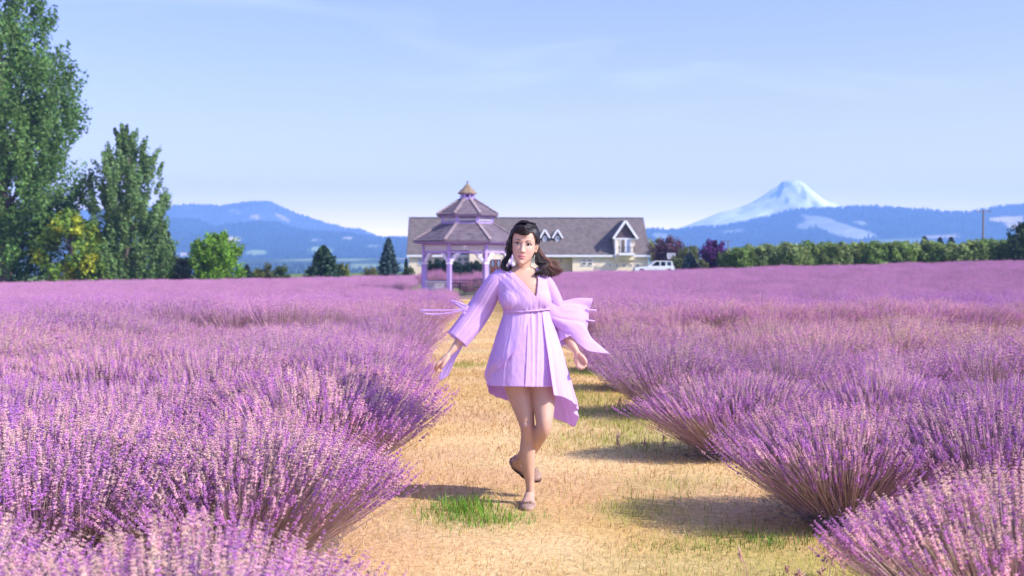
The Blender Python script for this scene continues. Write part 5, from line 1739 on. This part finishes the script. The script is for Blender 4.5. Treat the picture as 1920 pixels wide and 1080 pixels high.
# cap
nA, nZ = 120, 70
za_ = np.linspace(-.075, .1195, nZ); A_, Z2 = np.meshgrid(aa[::2][:110] * 1.0, za_)
A_ = np.repeat(np.linspace(-np.pi, np.pi, nA, endpoint=False)[None], nZ, 0); Z2 = np.repeat(za_[:, None], nA, 1)
hp = head_local(A_, Z2, .0115)
hp[..., :] += (unit(hp) * (0.002 * np.sin(A_ * 34 + Z2 * 40))[..., None])
deg = np.degrees(np.abs(A_))
line = np.where(deg < 38, .074, np.where(deg < 62, .074 - (deg - 38) / 24 * .045, np.where(deg < 80, .029 - (deg - 62) / 18 * .060, np.where(deg < 112, .012, -.09))))
line = np.where((A_ < 0) & (deg > 62) & (deg < 112), np.minimum(line, -.07), line)
keepv = Z2 > line
q = grid_faces(nZ, nA, True)[:, ::-1]
kq = keepv.reshape(-1)[q].all(1)
Vc = HW(hp.reshape(-1, 3))
hv.append(Vc); hf.append(q[kq] + hn_); hn_ += len(Vc); hc.append(np.repeat(BLK[None] * 1.2, len(Vc), 0))
topc = HW([[0, 0.0, .1295]]); hv.append(topc); hf_top = [(hn_ - nA + j, hn_ - nA + (j + 1) % nA, hn_) for j in range(nA)]; hn_ += 1; hc.append(BLK[None])


def HL(*p): return HW([p])[0]


def jit(s_): return rng.normal(0, s_, 3)


for k in range(260):                                             # swept-back strands over the crown, from the parting
    a = rng.uniform(-1, 1)
    x0 = .030 + .012 * rng.normal(); y0 = rng.uniform(-.062, .03)
    if a < 0:
        P = [(x0, y0, .116 - .10 * max(0, -y0 - .03)), (-.02, y0 + .012, .126), (-.058, y0 + .03, .100), (-.080, y0 + .045, .055), (-.084, y0 + .055, .0)]
    else:
        P = [(x0, y0, .118 - .10 * max(0, -y0 - .03)), (.055, y0 + .025, .104), (.076, y0 + .05, .060), (.080, y0 + .07, .015), (.072, y0 + .085, -.03)]
    lock([HW([np.array(p) + jit(.003)])[0] for p in P], rng.uniform(.0016, .0034), BLK * (1.3 if a < 0 else 1.9))
for k in range(170):                                              # big rolled fringe over the forehead
    t = k / 169; s_ = rng.uniform(0, 1)
    P = [(.052 - .016 * s_, -.040 - .015 * s_, .106 + .004 * s_), (.030 - .012 * s_, -.076, .098 + .014 * s_), (-.004, -.094 - .012 * s_, .082 + .018 * s_), (-.034, -.094 - .010 * s_, .066 + .026 * s_), (-.060, -.070 - .004 * s_, .066 + .018 * s_), (-.077, -.030, .062), (-.083, .0, .045)]
    lock([HW([np.array(p) + jit(.0035)])[0] for p in P], rng.uniform(.0018, .0036), BLK * rng.uniform(.8, 1.6), m=20)
for k in range(80):                                              # lower curl of the fringe
    a = rng.uniform(0, 6.28)
    P = []
    for u in np.linspace(0, 1, 7):
        xx = .030 - .088 * u; rr_ = .011 * math.sin(math.pi * min(1, .25 + u * .75)) + .003
        P.append((xx, -.096 + .018 * abs(u - .35) ** 1.2 - rr_ * math.cos(a) * .8, .071 - .003 * math.sin(u * 3) + rr_ * math.sin(a)))
    lock([HW([np.array(p) + jit(.0012)])[0] for p in P], rng.uniform(.002, .0036), BLK * rng.uniform(.7, 1.5), m=18)
for k in range(300):                                              # photo-left side: down past the cheek into a curl on the shoulder
    s_ = rng.uniform(0, 1); d = rng.uniform(0, .05)
    P = [HL(-.072, -.035 + d, .068), HL(-.081, -.030 + d, .025), HL(-.082 - .004 * s_, -.028 + d, -.03), W(956 - 3 * s_, 478, -.02 + d * .7), W(950 - 5 * s_, 490, -.03 + d * .8),
         W(947 - 5 * s_, 500 + 3 * s_, -.05 + d), W(953 + 2 * s_, 508 - 3 * s_, -.055 + d), W(959 - 2 * s_, 501 - 4 * s_, -.04 + d)]
    lock([p + jit(.0042) for p in P], rng.uniform(.0018, .0036), BLK * rng.uniform(.7, 1.6), m=26)
for k in range(900):                                             # photo-right side: long waves blown towards the right
    s_ = rng.uniform(0, 1) ** 1.15; d = rng.uniform(0, .045)
    ex_, ey_ = (1011 + 41 * s_ + rng.normal(0, 2.5), 520 - 13 * s_ ** 2 + rng.normal(0, 2.5))
    st_ = HL(.060 + rng.normal(0, .006), .045 + d * .4, rng.uniform(-.01, .045))
    st2 = HL(.079, .045 + d * .4, rng.uniform(-.03, .0))
    wv_ = rng.uniform(3, 7)
    P = [st_, st2, W(1007 + 6 * s_, 482 - 6 * s_, .03 + d), W(1010 + 16 * s_ + wv_, 496 - 7 * s_, .01 + d), W(1012 + 27 * s_ - wv_ * .6, 508 - 10 * s_, -.01 + d), W(ex_ + 1, ey_, -.02 + d), W(ex_ + rng.uniform(-4, 5), ey_ + rng.uniform(-5, 1), -.025 + d)]
    col = BLK * 1.4 * (1 - s_) + (RED if s_ > .55 else BRN) * s_  # outer strands painted red-brown as if sunlit
    if d > .045: col = col * .8
    lock([p + jit(.003) for p in P], rng.uniform(.0010, .0023), col * rng.uniform(.7, 1.4), m=24)
for k in range(150):                                              # ringlets hanging over the shoulder
    s_ = rng.uniform(0, 1); d = rng.uniform(-.05, .02)
    x0 = 1004 + 20 * s_
    P = [HL(.068, .03, -.02), W(x0, 490, d + .02)] + [W(x0 + 2 + 5 * math.sin(u * 6 + s_ * 3), 496 + 27 * u, d - .03 * u + .02 * math.cos(u * 6)) for u in np.linspace(0, 1, 6)]
    lock([p + jit(.0022) for p in P], rng.uniform(.0014, .0028), (BLK * 1.5 if s_ < .6 else BRN) * rng.uniform(.7, 1.4), m=30)
for k in range(50):                                              # fly-away hairs
    s_ = rng.uniform(0, 1)
    P = [HL(.07, .05, .0), W(1018 + 8 * s_, 486, .03), W(1036 + 10 * s_, 496 + rng.normal(0, 6), .02), W(1046 + rng.uniform(0, 12), 498 + rng.normal(0, 7), .02)]
    lock([p + jit(.006) for p in P], .0011, RED * rng.uniform(.8, 1.5), m=16, n=4)
for k in range(16):
    P = [HL(-.078, -.01, .06), HL(-.092 - .004 * rng.uniform(), -.01, .0), HL(-.096 - .012 * rng.uniform(), -.01, -.05), HL(-.09, -.02, -.085)]
    lock([p + jit(.004) for p in P], .0011, BRN, m=14, n=4)
hair = mk("hair", np.vstack(hv), [np.vstack(hf), np.array(hf_top)], m_hair, person, np.vstack(hc), True)

# --- dress
def in_poly_side(px, py, a, b):
    """positive on the right of line a->b in photo coordinates"""
    return (b[0] - a[0]) * (py - a[1]) - (b[1] - a[1]) * (px - a[0])


bx_p, by_p = bp_[:, 0], bp_[:, 1]
front = bn[:, 1] < 0.25
waist_y = np.interp(bx_p, [949, 1027], [586, 580]) + 1.0
lx_ = np.interp(by_p, [500, 509, 530, 556], [952, 959, 981, 1004]); rx_ = np.interp(by_p, [500, 527, 556], [1004, 1007, 1004.5])
vneck = (bv[:, 1] < WY + .045) & (by_p < 556) & (bx_p > lx_) & (bx_p < rx_)
topline = np.interp(bx_p, [905, 935, 957, 1003, 1024, 1040], [500, 500, 503, 503, 500, 500])
isarm = (bx_p < np.interp(by_p, [505, 530, 560, 590], [926, 928, 937, 946])) | (bx_p > np.interp(by_p, [505, 530, 560, 590], [1027, 1026, 1029, 1030]))
sel = (by_p < waist_y) & (by_p > topline) & ~vneck & ~isarm & (by_p > 500)
# gathers run from the shoulders to the waist seam
s_v = np.clip((by_p - 508) / 76.0, 0, 1)
pp = np.where(bx_p < 1004, (bx_p - 930) / 74, (bx_p - 1004) / 24 + 1.3)
ph_ = np.where(bx_p < 1004, (bx_p - lx_) * (.55 + .35 * s_v), (bx_p - rx_) * .9 + 40)
pl_ = ph_ * .26 + 1.2 * vnoise(ph_ * .11, s_v * 2, 7)
pleat = (.6 * (1 - 2 * np.abs(vnoise(pl_, s_v * .5, 15)) ** .8) + .4 * (1 - 2 * np.abs(vnoise(pl_ * 2.1, s_v * .8, 16)) ** .8)) * (.0012 + .0060 * np.abs(s_v - .42) ** 1.3)
blouse = 0.010 + .007 * G((s_v - .80) / .24) + pleat + .0015 * vnoise(bx_p * .2, by_p * .1, 3)
dv = bv + bn * blouse[:, None]
vm = -np.ones(nv, int); fsel = sel[bq].all(1)
ids = np.unique(bq[fsel]); vm[ids] = np.arange(len(ids))
Vd = dv[ids]
dress = mk("dress", Vd, [vm[bq[fsel]]], m_dress, person, None, True)
sd_ = dress.modifiers.new("cloth", 'SOLIDIFY'); sd_.thickness = 0.002; sd_.offset = 0


def sheet(name, P, mat, parent, th=0.0018):
    nu, nv_ = P.shape[:2]
    o = mk(name, P.reshape(-1, 3), [grid_faces(nu, nv_)], mat, parent, None, True)
    s = o.modifiers.new("cloth", 'SOLIDIFY'); s.thickness = th; s.offset = 0
    return o


def tie(name, pts, r, mat, parent): return MB().tube(spline(pts, 24), r, 6).build(name, mat, parent, True)


WC = W(988, 583, 0)                                             # waist centre
wz = WC[2]
# waistband: a soft gathered tube
th = np.linspace(0, 2 * np.pi, 120)
band = np.stack([WC[0] - np.sin(th) * .1285, WC[1] - .01 - np.cos(th) * .0975, wz + .004 + (-np.sin(th)) * .009 + .0008 * np.sin(th * 19)], 1)
MB().tube(band, .0062 + .0005 * np.sin(th * 23), 8, False).build("waistband", m_dress, dress, True)
# narrow ties of the waistband knot
# underskirt
nT, nS = 240, 60
TH, SS = np.meshgrid(np.linspace(0, 2 * np.pi, nT), np.linspace(0, 1, nS), indexing='ij')


def folds(TH, SS, seed, n1, amp):
    """soft irregular gathers: rounded ridges of several widths that wander and fade"""
    w_ = TH + .10 * vnoise(TH * 2.1 + 3, SS * 1.3, seed) + .03 * vnoise(TH * 7, SS * 2.1, seed + 8)
    a = 1 - 2 * np.abs(vnoise(w_ * n1 * .55, 0 * SS + seed * .37 + SS * .35, seed + 1)) ** .8
    b = 1 - 2 * np.abs(vnoise(w_ * n1 * 1.2, 0 * SS + seed * .71 + SS * .6, seed + 2)) ** .8
    c = vnoise(w_ * n1 * 2.6, SS * 1.1, seed + 4)
    env = .35 + .65 * S(-.5, .6, vnoise(TH * 1.3 + 9, SS * .6, seed + 5))
    return amp * (.85 * a + .20 * b + .02 * c) * env


hem_z = W(972, 725, -.13)[2]
zc = wz - (wz - hem_z) * SS
rx = .121 + (.186 - .121) * np.sin(SS * 1.45) / np.sin(1.45); ry = .092 + (.150 - .092) * np.sin(SS * 1.5) / np.sin(1.5)
f = folds(TH, SS, 11, 10, 1.0) * (.0065 * (1 - SS) ** 2 + .0090 * SS + .0015) + .0022 * fbm(TH * 9, SS * 14, 61) * S(.2, .6, SS)
cxs = WC[0] + (W(981, 725)[0] - WC[0]) * SS
P = np.stack([cxs - np.sin(TH) * (rx + f), WC[1] - .005 - .018 * SS - np.cos(TH) * (ry + f), zc + .004 * np.sin(TH * 2 + 1) * SS], -1)
sheet("underskirt", P, m_dress, dress)

# overskirt: opens at the front, short at the left, long and blown back at the right
t0_, t1_ = -0.10, 2 * np.pi - 0.66
TH, SS = np.meshgrid(np.linspace(t0_, t1_, 380), np.linspace(0, 1, 90), indexing='ij')
L_ = np.interp(TH, [-.10, .12, .35, .62, .95, 1.25, 1.57, 2.0, 2.5, np.pi, 3.7, 4.15, 4.5, 4.75, 5.05, 5.4, 5.70, 5.90],
               [.015, .10, .185, .255, .320, .370, .410, .470, .520, .560, .640, .690, .600, .540, .500, .470, .440, .430])
kk = smooth1(L_[:, 0], 15); L_ = np.repeat(kk[:, None], 90, 1)
D = L_ * SS
flx = np.interp(TH, [0, .6, 1.57, np.pi, 4.71, 5.5, 6.2], [.26, .33, .345, .30, .30, .22, .18])
rx = .126 + flx * D ** 1.02 * (1 - .22 * D); ry = .094 + np.interp(TH, [0, 1.57, np.pi, 4.71, 6.2], [.36, .30, .34, .27, .34]) * D + .004 * S(0, .1, D)
# left side tucks in under itself at the hem, as wind fills it
tuck = S(.82, 1.0, SS) * np.interp(TH, [.5, 1.2, 2.2, 3.0, 6.2], [0, 1, .9, .1, 0]) * .035
amp = .0050 + .028 * S(0, .5, D) * np.interp(TH, [0, 1.6, 3.1, 4.2, 5.7], [.25, .35, .8, 1.25, 1.0])
f = folds(TH, SS * .6, 23, 10, 1.0) * amp + .0015 * fbm(TH * 12, D * 20, 67)
P = np.stack([WC[0] - np.sin(TH) * (rx + f - tuck) + .02 * S(.35, .7, D), WC[1] - .005 - np.cos(TH) * (ry + f - tuck * .7) + .06 * S(.3, .7, D), wz - D - .012 * fbm(TH * 3, SS * 2, 71) * SS], -1)
over = sheet("overskirt", P, m_dress, dress)


# sleeves
def sleeve(name, C, ra, rb, seed, cut=None, mat=m_sheer, nf=7, amp=.0075):
    m_, n_ = 64, 90
    Dv = spline(np.column_stack([C, ra, rb]), m_)
    Cc, a, b = Dv[:, :3], Dv[:, 3], Dv[:, 4]
    t = unit(np.gradient(Cc, axis=0)); B0 = np.array((0, 1.0, 0))
    B = unit(B0 - (t @ B0)[:, None] * t); A = np.cross(B, t)
    th = np.linspace(0, 2 * np.pi, n_)
    u = np.linspace(0, 1, m_)
    TH_, U = np.meshgrid(th, u); TH_ = TH_; U = U
    fo_ = folds(TH_, U * .8, seed, nf, 1.0) * (amp * (.35 + U) + .004 * G((U - .03) / .06))
    V = Cc[:, None] + (a[:, None, None] + fo_[..., None]) * np.cos(th)[None, :, None] * A[:, None] + (b[:, None, None] + fo_[..., None]) * np.sin(th)[None, :, None] * B[:, None]
    return sheet(name, V, mat, dress)


sleeve("sleeve", [W(941, 519, .0), W(929, 529, .004), W(914, 554, .02), W(901, 577, .033), W(886, 600, .02), W(871, 620, .0), W(857, 637, -.012)],
       [.040, .050, .059, .064, .065, .063, .060], [.046, .054, .058, .060, .062, .062, .064], 31)
sleeve("sleeve", [W(1014, 523, .0), W(1023, 532, .005), W(1033, 552, .02), W(1043, 578, .05), W(1050, 604, .07), W(1058, 622, .06), W(1065.5, 638, .04)],
       [.040, .043, .046, .048, .052, .058, .061], [.050, .056, .060, .062, .064, .064, .064], 37)


def patch(name, rows, seed, amp, freq, mat=None, nu=60, nv_=60):
    """cloth stretched through rows of points, rippled along its length"""
    rows = [spline(r_, nv_) for r_ in rows]
    G_ = np.array([spline(np.array([r_[j] for r_ in rows]), nu) for j in range(nv_)]).transpose(1, 0, 2)
    du = np.gradient(G_, axis=0); dv_ = np.gradient(G_, axis=1)
    N = unit(np.cross(du, dv_))
    u, v = np.meshgrid(np.linspace(0, 1, nu), np.linspace(0, 1, nv_), indexing='ij')
    rip = amp * (1.3 - 2.6 * np.abs(vnoise(v * freq * .36 + .5 * vnoise(v * 2.5, u * 1.2, seed), u * .5, seed + 7)) ** .8) * (.25 + u) * (.6 + .4 * vnoise(v * 3 + 5, u, seed + 2)) + .003 * fbm(u * 5, v * 9, seed + 4)
    return sheet(name, G_ + N * rip[..., None], mat or m_sheer, dress)


# photo-right wing of cloth caught by the wind
patch("sleeve_wing", [[W(1033, 558, -.02), W(1030, 575, -.04), W(1031, 596, -.03), W(1040, 612, .0)],
                      [W(1050, 565, .0), W(1050, 582, -.02), W(1056, 605, -.03), W(1066, 628, -.01)],
                      [W(1078, 559.5, .03), W(1080, 582, .01), W(1085, 612, -.01), W(1098, 655, -.02)],
                      [W(1098, 559, .05), W(1096, 584, .04), W(1099, 618, .01), W(1122, 661, .0)],
                      [W(1111, 559.5, .06), W(1104, 590, .05), W(1106, 627, .03), W(1143, 663, .02)]], 43, .0065, 13)
# photo-left loose panel hanging behind the forearm, and the little bow wing above it
patch("sleeve_panel", [[W(862, 640, .06), W(868, 644, .05), W(872, 642, .04)], [W(846, 664, .08), W(856, 668, .06), W(862, 656, .05)], [W(826, 697, .09), W(836, 696, .08), W(849, 686, .07)], [W(824, 713, .09), W(831, 711, .085), W(841, 704, .08)]], 47, .005, 7, nu=40, nv_=24)
patch("bow_wing", [[W(880, 574, -.05), W(878, 580, -.05), W(872, 590, -.05)], [W(862, 566, -.02), W(862, 574, -.03), W(866, 585, -.045)], [W(843, 562, .0), W(847, 567, .0), W(860, 574, -.02)]], 53, .006, 8, nu=36, nv_=24)
tie("ribbon", [W(877, 574, -.055), W(868, 579.5, -.06), W(850, 581.5, -.05), W(822, 582, -.04), W(800, 582, -.03), W(786, 582.5, -.02)], np.interp(np.linspace(0, 1, 24), [0, .6, .9, 1], [.0035, .004, .0065, .004]), m_dress, dress)
tie("ribbon", [W(876, 576, -.055), W(866, 582, -.06), W(850, 585.5, -.055), W(830, 588.5, -.045), W(812, 589.5, -.035), W(795, 588, -.03)], np.interp(np.linspace(0, 1, 24), [0, .6, .9, 1], [.0035, .004, .006, .004]), m_dress, dress)
tie("ribbon", [W(877, 574, -.055), W(872, 581, -.075), W(866, 590, -.07), W(864, 588, -.06)], .003, m_dress, dress)
tie("ribbon", [W(1100, 580, .04), W(1108, 581, .045), W(1118, 582, .05)], .005, m_dress, dress)
tie("ribbon", [W(1100, 600, .03), W(1107, 601, .035), W(1114.5, 602, .04)], .005, m_dress, dress)


# --- shoes: ballet flats cut from the foot's own surface, with bow and dark sole
def shoe(heel, toe, up, sd, label=None):
    heel, toe, up, sd = map(np.array, (heel, toe, up, sd))
    f = toe - heel; Lf = np.linalg.norm(f); f = f / Lf; u = np.cross(sd, f); u = u if u @ up > 0 else -u
    r = bv - heel
    tt = r @ f / Lf; hh = r @ u; ss = r @ sd
    top = np.interp(tt, [-.2, .06, .16, .55, .68, .74, 1.2], [.050, .050, .026, .022, .034, .08, .08])
    s_ = (tt > -.18) & (tt < 1.15) & (hh > -.05) & (hh < top) & (np.abs(ss) < .06)
    fs = s_[bq].all(1); ids = np.unique(bq[fs]); vmm = -np.ones(nv, int); vmm[ids] = np.arange(len(ids))
    o = mk("shoe", bv[ids] + bn[ids] * .0035, [vmm[bq[fs]]], m_shoe, person, None, True)
    ang = np.linspace(0, 2 * np.pi, 28, endpoint=False)
    c = heel + f * Lf * .5
    ww = np.where(np.cos(ang) > 0, .042, .033)
    ring = np.stack([c + f * (Lf * .54) * np.cos(a) + sd * w_ * np.sin(a) - u * .001 for a, w_ in zip(ang, ww)])
    b_ = MB(); b_.poly_prism(ring, -u * .007); b_.build("sole", m_sole, o)
    c = heel + f * Lf * .80 + u * .036
    bw = MB()
    for k_ in (-1, 1):
        bw.tube([c + u * .003, c + sd * k_ * .012 + u * .010, c + sd * k_ * .027 + u * .009, c + sd * k_ * .030 + u * .001, c + sd * k_ * .016 - u * .002, c], [.004, .007, .008, .007, .006, .004], 7)
    bw.tube([c - f * .006 + u * .006, c + u * .010, c + f * .006 + u * .006], .006, 7)
    bw.build("bow", m_shoe, o, True)
    return o


shoe(fr_heel, fr_toe, (0, 0, 1), s1)
shoe(bk_heel, bk_toe, up2, s2)
